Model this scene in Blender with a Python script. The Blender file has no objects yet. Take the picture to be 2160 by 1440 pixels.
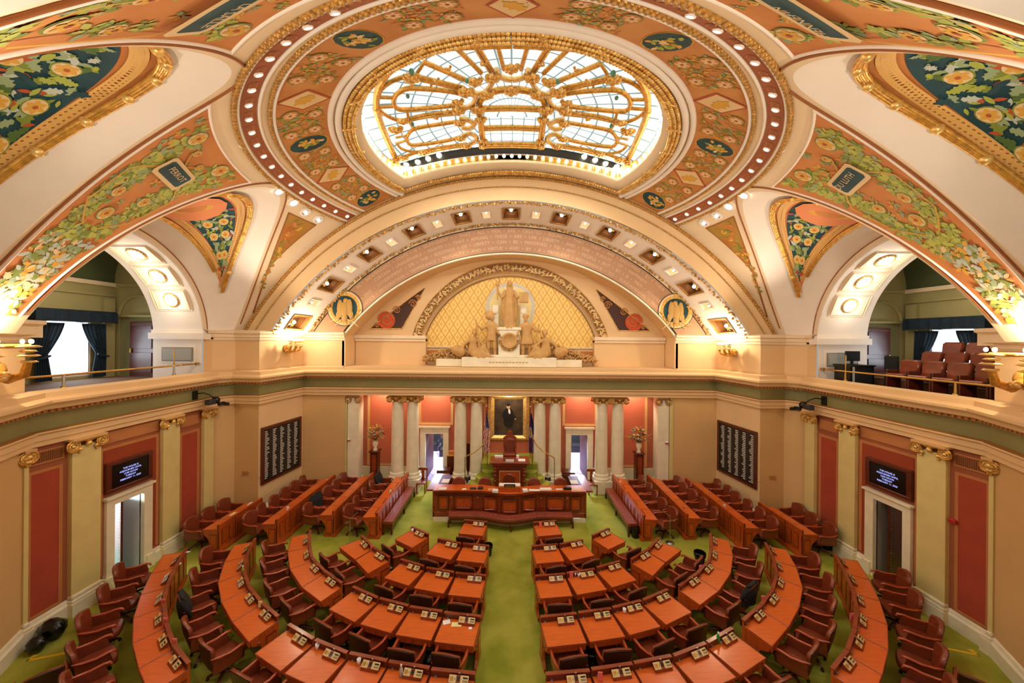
LS,LSC,LCF,LN,LL,LR,LW,EXPO,GLS,LU=3100,110,90,110,260,120,.36,.05,1.0,500   # light levels
import bpy, bmesh, math, random
from mathutils import Vector, Matrix
PI=math.pi
rnd=random.Random(7)
C=bpy.context.scene.collection
EZ=7.04                      # eye height above the chamber floor
DY=11.42; DZ=EZ-5.62; DR=12.35   # centre and radius of the ceiling sphere
YC=14.05                     # plane of the great front arch
YB=15.98                     # plane of the rear entablature
# ------------------------------------------------------------------ materials
def lin(c):
    c=c/255.
    return c/12.92 if c<=.04045 else ((c+.055)/1.055)**2.4
def col(*a):
    if isinstance(a[0],str):
        h=a[0]; a=[int(h[i:i+2],16) for i in (0,2,4)]
    return (lin(a[0]),lin(a[1]),lin(a[2]),1)
MATS={}
def mat(name,c,rough=.6,metal=0,noise=None,scale=5,emit=0,coat=0,bump=0,spec=.5,c2=None,c3=None,stretch=None,detail=4):
    if name in MATS: return MATS[name]
    m=bpy.data.materials.new(name); m.use_nodes=True
    nt=m.node_tree; b=nt.nodes['Principled BSDF']
    cc=col(c) if isinstance(c,str) else (c if len(c)==4 else col(*c))
    b.inputs['Base Color'].default_value=cc
    b.inputs['Roughness'].default_value=rough; b.inputs['Metallic'].default_value=metal
    b.inputs['Specular IOR Level'].default_value=spec
    if coat: b.inputs['Coat Weight'].default_value=coat; b.inputs['Coat Roughness'].default_value=.15
    if emit:
        b.inputs['Emission Color'].default_value=cc; b.inputs['Emission Strength'].default_value=emit
    if noise or c2 or bump:
        tc=nt.nodes.new('ShaderNodeTexCoord'); mp=nt.nodes.new('ShaderNodeMapping')
        if stretch: mp.inputs['Scale'].default_value=stretch
        nt.links.new(tc.outputs['Object'],mp.inputs['Vector'])
        n=nt.nodes.new('ShaderNodeTexNoise'); n.inputs['Scale'].default_value=scale; n.inputs['Detail'].default_value=detail
        nt.links.new(mp.outputs['Vector'],n.inputs['Vector'])
        if noise or c2:
            r=nt.nodes.new('ShaderNodeValToRGB')
            if c2 is None:
                k=noise; lo=tuple(max(0,v*(1-k)) for v in cc[:3])+(1,); hi=tuple(min(1,v*(1+k)) for v in cc[:3])+(1,)
            else: lo=cc; hi=col(c2)
            r.color_ramp.elements[0].position=.35; r.color_ramp.elements[0].color=lo
            r.color_ramp.elements[1].position=.65; r.color_ramp.elements[1].color=hi
            if c3:
                e=r.color_ramp.elements.new(.5); e.color=col(c3)
            nt.links.new(n.outputs['Fac'],r.inputs['Fac']); nt.links.new(r.outputs['Color'],b.inputs['Base Color'])
        if bump:
            bp=nt.nodes.new('ShaderNodeBump'); bp.inputs['Strength'].default_value=bump; bp.inputs['Distance'].default_value=.02
            nt.links.new(n.outputs['Fac'],bp.inputs['Height']); nt.links.new(bp.outputs['Normal'],b.inputs['Normal'])
    MATS[name]=m; return m
cream=mat('cream_plaster','efd8b6',.7,noise=.03,scale=1.2)
white=mat('ivory_plaster','f6ebe0',.65,noise=.02,scale=1.5)
tan=mat('tan_wall_paint','d6ae74',.7,noise=.04,scale=.8)
buff=mat('buff_wall_paint','e8c390',.7,noise=.03,scale=.8)
stone=mat('cream_marble','efe4c6',.35,noise=.06,scale=3,detail=8)
yellow=mat('pale_yellow_scagliola','decb88',.4,noise=.05,scale=2,detail=6)
sage=mat('sage_frieze','8b8452',.7,noise=.06,scale=1)
gold=mat('gilded_plaster','d8a24c',.35,.5,noise=.25,scale=12,bump=.5)
goldd=mat('dull_gilding','b98a48',.45,.35,noise=.3,scale=14,bump=.7)
goldl=mat('bright_gilding','efc274',.32,.45,noise=.2,scale=10)
brass=mat('brass','c9a35c',.25,.9)
steel=mat('brushed_steel','b9b9b8',.3,.9)
wood=mat('cherry_desk_top','cf5f1a',.3,noise=.10,scale=3,stretch=(1,9,1),coat=.35,detail=6)
woodf=mat('cherry_panel','b9501b',.35,noise=.18,scale=3,stretch=(6,6,1),coat=.2,detail=6)
woodd=mat('dark_mahogany','57200f',.35,noise=.2,scale=4,coat=.25)
woodr=mat('red_mahogany','8a3a1b',.32,noise=.2,scale=3,stretch=(1,1,4),coat=.3)
leather=mat('oxblood_leather','7a351c',.33,noise=.12,scale=8,coat=.15)
leatherd=mat('dark_brown_leather','3d2013',.38,noise=.15,scale=8)
leatherr=mat('red_brown_leather','8c4030',.35,noise=.15,scale=8,coat=.1)
armw=mat('polished_red_arm_wood','a5421f',.25,coat=.4)
black=mat('black_plastic','0c0c0d',.4)
blackf=mat('black_fabric','14171a',.85)
bag=mat('black_bin_liner','0b0c0d',.22,bump=.8,scale=9)
beige=mat('beige_console','d8bf86',.45)
paper=mat('white_paper','f2f0ec',.8)
ypaper=mat('yellow_paper','efe4a0',.8)
pink=mat('pink_tag','e8797a',.7)
navy=mat('navy_velvet','0b2233',.85,noise=.3,scale=6)
redw=mat('terracotta_wall','c4583a',.7,noise=.06,scale=1.5)
redp=mat('brick_red_panel','a8432a',.75,noise=.08,scale=2)
maroon=mat('rose_brown_wall','a05a38',.75,noise=.05,scale=1.5)
ochre=mat('ochre_border','bd7a45',.75,noise=.05,scale=2)
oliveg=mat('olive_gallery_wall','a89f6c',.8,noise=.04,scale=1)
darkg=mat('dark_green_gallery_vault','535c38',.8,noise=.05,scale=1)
orangem=mat('orange_mural_ground','d18a4a',.75,c2='c4793b',scale=1.3)
orangel=mat('amber_mural_ground','c97f3c',.75,c2='b8702f',c3='a98a3a',scale=.9)
peach=mat('peach_mural','e08a5a',.75)
bluem=mat('peacock_mural_ground','1d4a52',.75,c2='143a44',scale=2)
g5=mat('leaf_pale','b9bd5c',.75); g1=mat('leaf_green','a2aa48',.75); g2=mat('leaf_olive','7c8a35',.75); g3=mat('leaf_sage','93a57c',.75); g4=mat('leaf_dark','4f6a33',.75)
y1=mat('petal_yellow','d9a440',.75); w1=mat('petal_cream','e2c493',.75); r1=mat('flower_red','b5502a',.75); gr1=mat('petal_grey','b9c0b4',.75)
lace=mat('lattice_gold','e6b468',.6)
blackl=mat('black_line','1b130c',.6)
brownl=mat('brown_line','9a5a2a',.7)  # plain brown of the edge lines and vent slots
bulb=mat('lamp_glow',(1,.86,.62,1),.5,emit=14)
bulbs=mat('soft_lamp_glow',(1,.93,.8,1),.5,emit=5)
def carpet_mat():
    m=bpy.data.materials.new('green_carpet'); m.use_nodes=True; nt=m.node_tree; b=nt.nodes['Principled BSDF']
    b.inputs['Roughness'].default_value=.95; b.inputs['Specular IOR Level'].default_value=.1
    tc=nt.nodes.new('ShaderNodeTexCoord')
    n1=nt.nodes.new('ShaderNodeTexNoise'); n1.inputs['Scale'].default_value=1.1; n1.inputs['Detail'].default_value=6
    n2=nt.nodes.new('ShaderNodeTexNoise'); n2.inputs['Scale'].default_value=60; n2.inputs['Detail'].default_value=2
    for n in (n1,n2): nt.links.new(tc.outputs['Object'],n.inputs['Vector'])
    a=nt.nodes.new('ShaderNodeMath'); a.operation='MULTIPLY_ADD'; a.inputs[1].default_value=.25
    nt.links.new(n2.outputs['Fac'],a.inputs[0]); nt.links.new(n1.outputs['Fac'],a.inputs[2])
    r=nt.nodes.new('ShaderNodeValToRGB'); r.color_ramp.elements[0].position=.45; r.color_ramp.elements[0].color=col('848c2c')
    r.color_ramp.elements[1].position=.75; r.color_ramp.elements[1].color=col('a8a846')
    nt.links.new(a.outputs[0],r.inputs['Fac']); nt.links.new(r.outputs['Color'],b.inputs['Base Color']); return m
carpet=carpet_mat()
def grid_glass():
    m=bpy.data.materials.new('leaded_skylight_glass'); m.use_nodes=True; nt=m.node_tree; b=nt.nodes['Principled BSDF']
    tc=nt.nodes.new('ShaderNodeTexCoord'); sx=nt.nodes.new('ShaderNodeSeparateXYZ'); nt.links.new(tc.outputs['Object'],sx.inputs[0])
    def M(op,a,bv=None,c=None):
        n=nt.nodes.new('ShaderNodeMath'); n.operation=op
        for i,v in enumerate((a,bv,c)):
            if v is None: continue
            if isinstance(v,(int,float)): n.inputs[i].default_value=v
            else: nt.links.new(v,n.inputs[i])
        return n.outputs[0]
    X=sx.outputs[0]; Y=M('SUBTRACT',sx.outputs[1],.3)
    rr=M('SQRT',M('ADD',M('MULTIPLY',X,X),M('MULTIPLY',Y,Y)))
    an=M('MULTIPLY',M('ARCTAN2',X,Y),48/(2*PI))
    l1=M('LESS_THAN',M('FRACT',M('MULTIPLY',rr,2.2)),.11)
    l2=M('LESS_THAN',M('FRACT',an),.13)
    gx=M('LESS_THAN',M('FRACT',M('MULTIPLY',X,2.6)),.09); gy=M('LESS_THAN',M('FRACT',M('MULTIPLY',sx.outputs[1],2.6)),.09)
    cen=M('LESS_THAN',M('ABSOLUTE',X),1.08); cy=M('GREATER_THAN',sx.outputs[1],.3); ce=M('MULTIPLY',cen,cy)
    pol=M('MAXIMUM',l1,l2); crt=M('MAXIMUM',gx,gy)
    ln=M('ADD',M('MULTIPLY',crt,ce),M('MULTIPLY',pol,M('SUBTRACT',1,ce)))
    n=nt.nodes.new('ShaderNodeTexNoise'); n.inputs['Scale'].default_value=1.4; nt.links.new(tc.outputs['Object'],n.inputs['Vector'])
    r=nt.nodes.new('ShaderNodeValToRGB'); r.color_ramp.elements[0].position=.4; r.color_ramp.elements[0].color=(.72,.86,.88,1)
    r.color_ramp.elements[1].position=.6; r.color_ramp.elements[1].color=(1,1,1,1); nt.links.new(n.outputs['Fac'],r.inputs['Fac'])
    mx=nt.nodes.new('ShaderNodeMix'); mx.data_type='RGBA'; mx.inputs[7].default_value=(.16,.27,.30,1)
    nt.links.new(ln,mx.inputs[0]); nt.links.new(r.outputs['Color'],mx.inputs[6])
    nt.links.new(mx.outputs[2],b.inputs['Emission Color']); b.inputs['Emission Strength'].default_value=GLS
    nt.links.new(mx.outputs[2],b.inputs['Base Color']); return m
glassm=grid_glass()
winm=mat('bright_window_daylight',(.85,.93,1,1),.5,emit=3.2)
# ------------------------------------------------------------------ mesh helpers
class MB:
    def __init__(s): s.v=[]; s.f=[]; s.m=[]; s.mats=[]; s.sm=[]
    def mi(s,m):
        if m not in s.mats: s.mats.append(m)
        return s.mats.index(m)
    def add(s,vs,fs,m,smooth=False):
        o=len(s.v); s.v+= [tuple(v) for v in vs]; k=s.mi(m)
        for f in fs: s.f.append(tuple(i+o for i in f)); s.m.append(k); s.sm.append(smooth)
    def box(s,c,d,m,rz=0,M=None,bev=0):
        x,y,z=d[0]/2,d[1]/2,d[2]/2; cs,sn=math.cos(rz),math.sin(rz)
        if bev:
            b=min(bev,x*.45,y*.45,z*.45); vs=[];
            for (sx_,sy_,sz_) in [(i,j,k) for i in(-1,1) for j in(-1,1) for k in(-1,1)]: pass
            pts=[]
            for zz,ins in((-z,b),(-z+b,0),(z-b,0),(z,b)):
                X=x-ins; Y=y-ins; bb=b if ins==0 else b*.5
                pts+= [(X-bb,-Y,zz),(X,-Y+bb,zz),(X,Y-bb,zz),(X-bb,Y,zz),(-X+bb,Y,zz),(-X,Y-bb,zz),(-X,-Y+bb,zz),(-X+bb,-Y,zz)]
            fs=[tuple(range(7,-1,-1)),tuple(range(24,32))]
            for l in range(3):
                for i in range(8): j=(i+1)%8; fs.append((l*8+i,l*8+j,l*8+8+j,l*8+8+i))
        else:
            pts=[(a*x,b_*y,c_*z) for c_ in(-1,1) for a,b_ in((-1,-1),(1,-1),(1,1),(-1,1))]
            fs=[(3,2,1,0),(4,5,6,7),(0,1,5,4),(1,2,6,5),(2,3,7,6),(3,0,4,7)]
        vs=[(c[0]+p[0]*cs-p[1]*sn,c[1]+p[0]*sn+p[1]*cs,c[2]+p[2]) for p in pts]
        if M: vs=[M@Vector(v) for v in vs]
        s.add(vs,fs,m)
    def prism(s,poly,z0,z1,m,top=None):
        n=len(poly); vs=[(p[0],p[1],z0) for p in poly]+[(p[0],p[1],z1) for p in poly]
        s.add(vs,[tuple(range(n-1,-1,-1))],m); s.add(vs,[tuple(range(n,2*n))],top or m)
        s.add(vs,[(i,(i+1)%n,n+(i+1)%n,n+i) for i in range(n)],m)
    def loft(s,rows,m,closed=False,smooth=True,cap=False):
        n=len(rows[0]); vs=[p for r in rows for p in r]; fs=[]
        k=n if closed else n-1
        for a in range(len(rows)-1):
            for i in range(k):
                j=(i+1)%n; fs.append((a*n+i,a*n+j,(a+1)*n+j,(a+1)*n+i))
        s.add(vs,fs,m,smooth)
        if cap and closed:
            s.add(rows[0],[tuple(range(n-1,-1,-1))],m); s.add(rows[-1],[tuple(range(n))],m)
    def tube(s,pts,r,m,n=8,cap=True,flat=1):
        pts=[Vector(p) for p in pts]; rows=[]
        for i,p in enumerate(pts):
            d=(pts[min(i+1,len(pts)-1)]-pts[max(i-1,0)])
            d=d.normalized() if d.length>1e-9 else Vector((0,0,1))
            up=Vector((0,0,1)) if abs(d.z)<.95 else Vector((1,0,0))
            a=d.cross(up).normalized(); b=d.cross(a)
            rr=r[i] if isinstance(r,(list,tuple)) else r
            rows.append([p+a*rr*math.cos(2*PI*k/n)+b*rr*flat*math.sin(2*PI*k/n) for k in range(n)])
        s.loft(rows,m,True,True,cap)
    def lathe(s,prof,c,m,n=16,ang=(0,2*PI),smooth=True):
        full=abs(ang[1]-ang[0]-2*PI)<1e-6; k=n if full else n+1
        rows=[[(c[0]+r*math.cos(ang[0]+(ang[1]-ang[0])*i/n),c[1]+r*math.sin(ang[0]+(ang[1]-ang[0])*i/n),c[2]+z) for i in range(k)] for r,z in prof]
        s.loft(rows,m,full,smooth)
    def ball(s,c,r,m,n=8,sq=(1,1,1)):
        rows=[[(c[0]+r*sq[0]*math.sin(PI*a/n)*math.cos(2*PI*i/(n*2)),c[1]+r*sq[1]*math.sin(PI*a/n)*math.sin(2*PI*i/(n*2)),c[2]+r*sq[2]*math.cos(PI*a/n)) for i in range(n*2)] for a in range(n+1)]
        s.loft(rows,m,True,True)
    def xform(s,M): s.v=[tuple(M@Vector(v)) for v in s.v]; return s
    def mirror(s): s.v=[(-v[0],v[1],v[2]) for v in s.v]; s.f=[tuple(reversed(f)) for f in s.f]; return s
    def build(s,name,parent=None,loc=None,kind=None):
        me=bpy.data.meshes.new(name); me.from_pydata(s.v,[],s.f)
        for m in s.mats: me.materials.append(m)
        me.polygons.foreach_set('material_index',s.m); me.polygons.foreach_set('use_smooth',s.sm); me.update()
        o=bpy.data.objects.new(name,me); C.objects.link(o)
        if parent: o.parent=parent
        if loc: o.location=loc
        if kind: o['kind']=kind
        return o
def tag(o,label,cat,group=None,kind=None):
    o['label']=label; o['category']=cat
    if group: o['group']=group
    if kind: o['kind']=kind
    return o
def thing(name,label,cat,loc=(0,0,0),rz=0,group=None):
    o=bpy.data.objects.new(name,None); C.objects.link(o); o.location=loc; o.rotation_euler=(0,0,rz)
    o.empty_display_size=.1
    return tag(o,label,cat,group)
def dup(root,loc,rz,label=None,group=None):
    r=root.copy(); C.objects.link(r); r.location=loc; r.rotation_euler=(0,0,rz)
    if label: r['label']=label
    if group: r['group']=group
    for ch in list(root.children):
        c=ch.copy(); C.objects.link(c); c.parent=r
        for g in ch.children:
            d=g.copy(); C.objects.link(d); d.parent=c
    return r
def text_mesh(body,size,align='CENTER',spacing=1):
    cu=bpy.data.curves.new('t','FONT'); cu.body=body; cu.size=size; cu.align_x=align; cu.space_character=spacing
    cu.resolution_u=2
    o=bpy.data.objects.new('t',cu); C.objects.link(o)
    bpy.context.view_layer.update()
    dg=bpy.context.evaluated_depsgraph_get(); me=o.evaluated_get(dg).to_mesh()
    vs=[v.co.copy() for v in me.vertices]; fs=[tuple(p.vertices) for p in me.polygons]
    o.evaluated_get(dg).to_mesh_clear(); bpy.data.objects.remove(o); bpy.data.curves.remove(cu)
    return vs,fs
def put_text(mb,body,size,fn,m,align='CENTER',spacing=1):
    vs,fs=text_mesh(body,size,align,spacing); mb.add([fn(v.x,v.y) for v in vs],fs,m)
# ------------------------------------------------------------------ pinhole used only to read positions off the photograph while laying things out on real surfaces
F=750.; PX,PY,ROLL=1076.,712.,.0085
def ray(u,v):
    x=(u-PX)/F; y=(v-PY)/F
    a=x*math.cos(ROLL)+y*math.sin(ROLL); b=-x*math.sin(ROLL)+y*math.cos(ROLL)
    return Vector((a,1,-b))
def on_y(u,v,Y):
    d=ray(u,v)*Y; return (d.x,Y,d.z+EZ)
def on_z(u,v,z):
    d=ray(u,v); d=d*((z-EZ)/d.z); return (d.x,d.y,z)
def on_sphere(u,v,R):
    d=ray(u,v); o=Vector((0,-DY,EZ-DZ)); A=d.dot(d); B=2*d.dot(o); Cc=o.dot(o)-R*R
    q=max(0,B*B-4*A*Cc); t=(-B+math.sqrt(q))/(2*A); p=d*t
    return (p.x,p.y,p.z+EZ)
# ------------------------------------------------------------------ ceiling geometry
def SP(az,h,off=0):
    """point on the ceiling sphere: azimuth in degrees from the front, h above the springing; off moves it into the room"""
    R=DR-off; zz=h+EZ-DZ; r=math.sqrt(max(0,R*R-zz*zz)); a=math.radians(az)
    return (r*math.sin(a),DY+r*math.cos(a),zz+DZ)
def SR(az,r,off=0):
    R=DR-off; a=math.radians(az)
    return (r*math.sin(a),DY+r*math.cos(a),DZ+math.sqrt(R*R-r*r))
ZM=4.42; BAYS=[(-94.8,17.0),(-138,17.0),(180,20.5),(138,17.0),(94.8,17.0)]
def r_of_h(h): return math.sqrt(DR*DR-(h+EZ-DZ)**2)
def bay_at(az):
    for c,h in BAYS:
        d=(az-c+180)%360-180
        if abs(d)<h: return d/h
    return None
def r_open(az):
    t=bay_at(az)
    return r_of_h(0 if t is None else ZM*math.sqrt(max(0,1-t*t)))
ceil=MB()
azs=set()
for i in range(0,721): azs.add(round(-180+i*.5,3))
for c,h in BAYS:
    for k in range(1,16):
        e=h*(1-(k/16)**2*.06)
        azs.add(round(((c+e+180)%360)-180,3)); azs.add(round(((c-e+180)%360)-180,3))
    for s in(-1,1): azs.add(round(((c+s*h+180)%360)-180,3)); azs.add(round(((c+s*(h-.02)+180)%360)-180,3))
azs=sorted(azs)
RS=4.9; YIN=13.85
def r_in(az):
    c=math.cos(math.radians(az)); return min(RS,(YIN-DY)/c) if c>0 else RS
def r_out(az):
    c=math.cos(math.radians(az)); ro=r_open(az)
    return min(ro,(YC-DY)/c) if c>1e-6 else ro
rows=[]
for k in range(29):
    t=k/28
    rows.append([SR(az,r_in(az)+(r_out(az)-r_in(az))*t) for az in azs])
ceil.loft(rows,cream)
ceiling=ceil.build('ceiling',kind='structure')
# bays: conical vaults running from the sphere out to the side walls
def C0(t,c,h=17.0,off=0): return SP(c-h*math.cos(PI*t),ZM*math.sin(PI*t))
def C1(t,rot,R=3.25,X=-11.0):
    p=(X,9.7-R*math.cos(PI*t),EZ+R*math.sin(PI*t)); a=math.radians(rot); x,y=p[0],p[1]-DY
    return (x*math.cos(a)+y*math.sin(a),DY-x*math.sin(a)+y*math.cos(a),p[2])
def BAYP(t,s,bay,off=0):
    c,rot,h=bay; a=Vector(C0(t,c,h)); b=Vector(C1(t,rot)); p=a.lerp(b,s)
    if off:
        t2=min(1,t+.01); t1=max(0,t-.01)
        du=Vector(C0(t2,c,h)).lerp(Vector(C1(t2,rot)),s)-Vector(C0(t1,c,h)).lerp(Vector(C1(t1,rot)),s)
        n=du.cross(b-a).normalized(); ctr=Vector((0,DY,EZ))
        if n.dot(ctr-p)<0: n=-n
        p=p+n*off
    return p
LB=[(-94.8,0,17.0),(-138,-43.2,17.0),(180,-85.2,20.5)]
def both(fn):
    """fn(mirror) -> build the left one, then the right one"""
    fn(1); fn(-1)
def flip(p,sd): return (p[0]*sd,p[1],p[2])
for bi,bay in enumerate(LB):
    for sd in ((1,-1) if bi<2 else (1,)):
        mb=MB(); N=64
        mb.loft([[flip(BAYP(i/N,s,bay),sd) for i in range(N+1)] for s in (0,.25,.5,.75,1)],white if bi!=9 else cream)
        mb.build('bay_vault',ceiling)
        # roll moulding round the mouth of the bay
        mb=MB()
        for e,hh in ((1.2,brownl),):
            pts=[]
            for i in range(65):
                t=i/64; az=bay[0]-(bay[2]+.75)*math.cos(PI*t); h=(ZM+.12)*math.sin(PI*t)
                if h<.3: continue
                pts.append(flip(SP(az,h,.015),sd))
            mb.tube(pts,.022,brownl,6)
        mb.build('arch_edge_line',ceiling)
# ---- painted decoration
LEAF=[(0,0),(.25,.16),(.55,.2),(.85,.1),(1,0),(.85,-.1),(.55,-.2),(.25,-.16)]
LOBE=[(0,0),(.12,.22),(.28,.16),(.38,.34),(.52,.2),(.66,.3),(.76,.12),(1,0),(.76,-.12),(.66,-.3),(.52,-.2),(.38,-.34),(.28,-.16),(.12,-.22)]
def decal(mb,S,u,v,shape,size,ang,m,off=.008,asp=1):
    """S(u,v,off) with u,v in metres along the surface"""
    c,s=math.cos(ang),math.sin(ang); vs=[S(u+size*(x*c-y*asp*s),v+size*(x*s+y*asp*c),off) for x,y in shape]
    mb.add(vs,[tuple(range(len(shape)))],m)
CIRC=[(math.cos(2*PI*k/14),math.sin(2*PI*k/14)) for k in range(14)]
def rosette(mb,S,u,v,size,off=.02,ring=True,mc=None,petal=None):
    if ring: decal(mb,S,u,v,CIRC,size*1.15,0,g2,off-.004); decal(mb,S,u,v,CIRC,size*1.0,0,w1 if mc is None else mc,off)
    for k in range(6):
        a=k*PI/3; decal(mb,S,u+size*.12*math.cos(a),v+size*.12*math.sin(a),LEAF,size*.8,a,petal or y1,off+.006,1.6)
    decal(mb,S,u,v,CIRC,size*.22,0,r1,off+.012)
def foliage(mb,S,u,v,size,n,rg,off=.006,mats=(g1,g2,g3),spread=2*PI,ang=0):
    for k in range(n):
        a=ang+(k+.5)/n*spread-spread/2+rg.uniform(-.25,.25)
        decal(mb,S,u+.1*size*math.cos(a),v+.1*size*math.sin(a),LOBE if rg.random()<.6 else LEAF,size*rg.uniform(.7,1.1),a,rg.choice(mats),off+rg.random()*.008,1.0)
def stem(mb,S,pts,w,m,off=.03):
    L=[];Rr=[]
    for i,p in enumerate(pts):
        q=pts[min(i+1,len(pts)-1)]; o=pts[max(i-1,0)]; dx,dy=q[0]-o[0],q[1]-o[1]; l=math.hypot(dx,dy) or 1
        L.append(S(p[0]-dy/l*w,p[1]+dx/l*w,off)); Rr.append(S(p[0]+dy/l*w,p[1]-dx/l*w,off))
    mb.loft([L,Rr],m)
# pendentives between the bays
def pend_edges(cA,hA,cB,hB,h):
    s=math.sqrt(max(0,1-(h/4.62)**2)); return cB+(hB+1.3)*s, cA-(hA+1.3)*s
def spandrel(cA,hA,cB,hB,name,sd,seed):
    rg=random.Random(seed); mb=MB(); hs=[.35+3.9*k/40 for k in range(41)]
    def edges(h): return pend_edges(cA,hA,cB,hB,h)
    rows=[]
    for h in hs:
        a,b=edges(h); rows.append([flip(SP(a+(b-a)*k/24,h,.012),sd) for k in range(25)])
    mb.loft(rows,orangem)
    for q in (0,24): mb.tube([r[q] for r in rows],.03,white,6)
    mb.tube(rows[-1],.03,white,6)
    mid=(cA+cB+hB-hA)/2
    def S(u,v,off):   # u metres along azimuth from the middle line, v metres of arc above the springing
        th=v/DR+math.asin((EZ-DZ)/DR); h=DR*math.sin(th)-(EZ-DZ); r=DR*math.cos(th)
        az=mid+math.degrees(u/max(r,1)); return flip(SP(az,h,.012+off),sd)
    def inside(u,v,mg=.12):
        th=v/DR+math.asin((EZ-DZ)/DR); h=DR*math.sin(th)-(EZ-DZ); r=DR*math.cos(th); az=mid+math.degrees(u/r)
        if h>4.2 or h<.4: return False
        a,b=edges(h); mgd=math.degrees(mg/r); return a+mgd<az<b-mgd
    # lower festoon of grey and green leaves with ribbons, climbing to the flowers
    v=.55
    while v<5.4:
        w=.25+.2*max(0,v-1)
        for sgn in (-1,1):
            for _ in range(4 if v<2.6 else (5 if v<4.8 else 2)):
                u=sgn*(rg.uniform(0,w*1.3) if v<2.6 else rg.uniform(.35,1)*w*1.4)
                if inside(u,v,.3):
                    foliage(mb,S,u,v,rg.uniform(.14,.26),6,rg,mats=(g1,g5,g5,g2,g1,g3) if v>2.3 else (g2,gr1,g3,y1,w1))
        v+=.2
    for _ in range(300):
        u=rg.uniform(-2.8,2.8); v=rg.uniform(3.2,6.6)
        if abs(u)<.55+.12*v and rg.random()<.75: continue
        if inside(u,v,.35): foliage(mb,S,u,v,rg.uniform(.08,.17),5,rg,mats=(g2,g3,g3,g1,y1))
    for (u,v,sz) in ((-.8,5.25,.2),(.8,5.25,.2),(0,5.6,.15),(-1.5,5.9,.15),(1.5,5.9,.15),(0,3.0,.17),(-.4,3.5,.14),(.45,3.6,.14),(-.25,5.1,.1),(.3,4.95,.1)):
        if inside(u,v,.2): rosette(mb,S,u,v,sz,.018)
    for sgn in(-1,1):
        sp_=[q for q in [(sgn*(.2+.9*math.sin(k*.35)),2.6+.22*k) for k in range(12)] if inside(q[0],q[1],.1)]
        if len(sp_)>2: stem(mb,S,sp_,.018,y1,.03)
        sp_=[(sgn*(1.0+.3*math.cos(k*.6)*(1-k/14)),5.35+.3*math.sin(k*.6)*(1-k/14)) for k in range(12)]
        if all(inside(*q,.05) for q in sp_): stem(mb,S,sp_,.018,y1,.03)
    # name tablet
    tb=[(-.52,.24),(-.58,.18),(-.58,-.18),(-.52,-.24),(.52,-.24),(.58,-.18),(.58,.18),(.52,.24)]
    if len(name)>7: tb=[(x*1.3,y) for x,y in tb]
    vv=4.42
    mb.add([S(x*1.0,vv+y*1.15,.06) for x,y in tb],[tuple(range(8))],w1)
    mb.add([S(x*.84,vv+y*.8,.068) for x,y in tb],[tuple(range(8))],bluem)
    if name: put_text(mb,name,.2,lambda x,y:S((x-.02)*sd,vv-.07+y,.105),w1)
    return mb.build('painted_spandrel',ceiling)
spandrel(-94.8,17,-138,17,'PERROT',1,11); spandrel(-94.8,17,-138,17,'DU LUTH',-1,12)
spandrel(-138,17,-180,20.5,'LA SALLE',1,13); spandrel(-138,17,-180,20.5,'HENNEPIN',-1,14)
# small amber spandrels next to the front arch
for sd in(1,-1):
    rg=random.Random(5); mb=MB(); rows=[]
    for k in range(31):
        h=.9+3.25*k/30; s=math.sqrt(max(0,1-(h/4.62)**2)); a=-94.8+18.3*s+1.2
        r=r_of_h(h); b=-math.degrees(math.acos(min(1,(YC-.75-DY)/r)))
        if b<a+.15: b=a+.15
        rows.append([flip(SP(a+(b-a)*j/16,h,.012),sd) for j in range(17)])
    mb.loft(rows,orangel)
    for q in(0,16): mb.tube([r[q] for r in rows],.018,brownl,5)
    mb.tube(rows[-1],.018,brownl,5)
    for k in range(9,30):
        for _ in range(3):
            r=rows[k]; p=Vector(r[rg.randint(5,11)]); nrm=(Vector((0,DY,DZ))-p).normalized(); t=nrm.cross(Vector((0,0,1))).normalized(); u=nrm.cross(t)
            a=rg.uniform(0,2*PI); sz=rg.uniform(.14,.26)*(.4+k/40)
            mb.add([p+nrm*.015+(t*math.cos(a)+u*math.sin(a))*x*sz+(u*math.cos(a)-t*math.sin(a))*y*sz for x,y in LOBE],[tuple(range(14))],rg.choice((g2,y1,orangel,orangem)))
    mb.build('painted_spandrel',ceiling)
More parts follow.
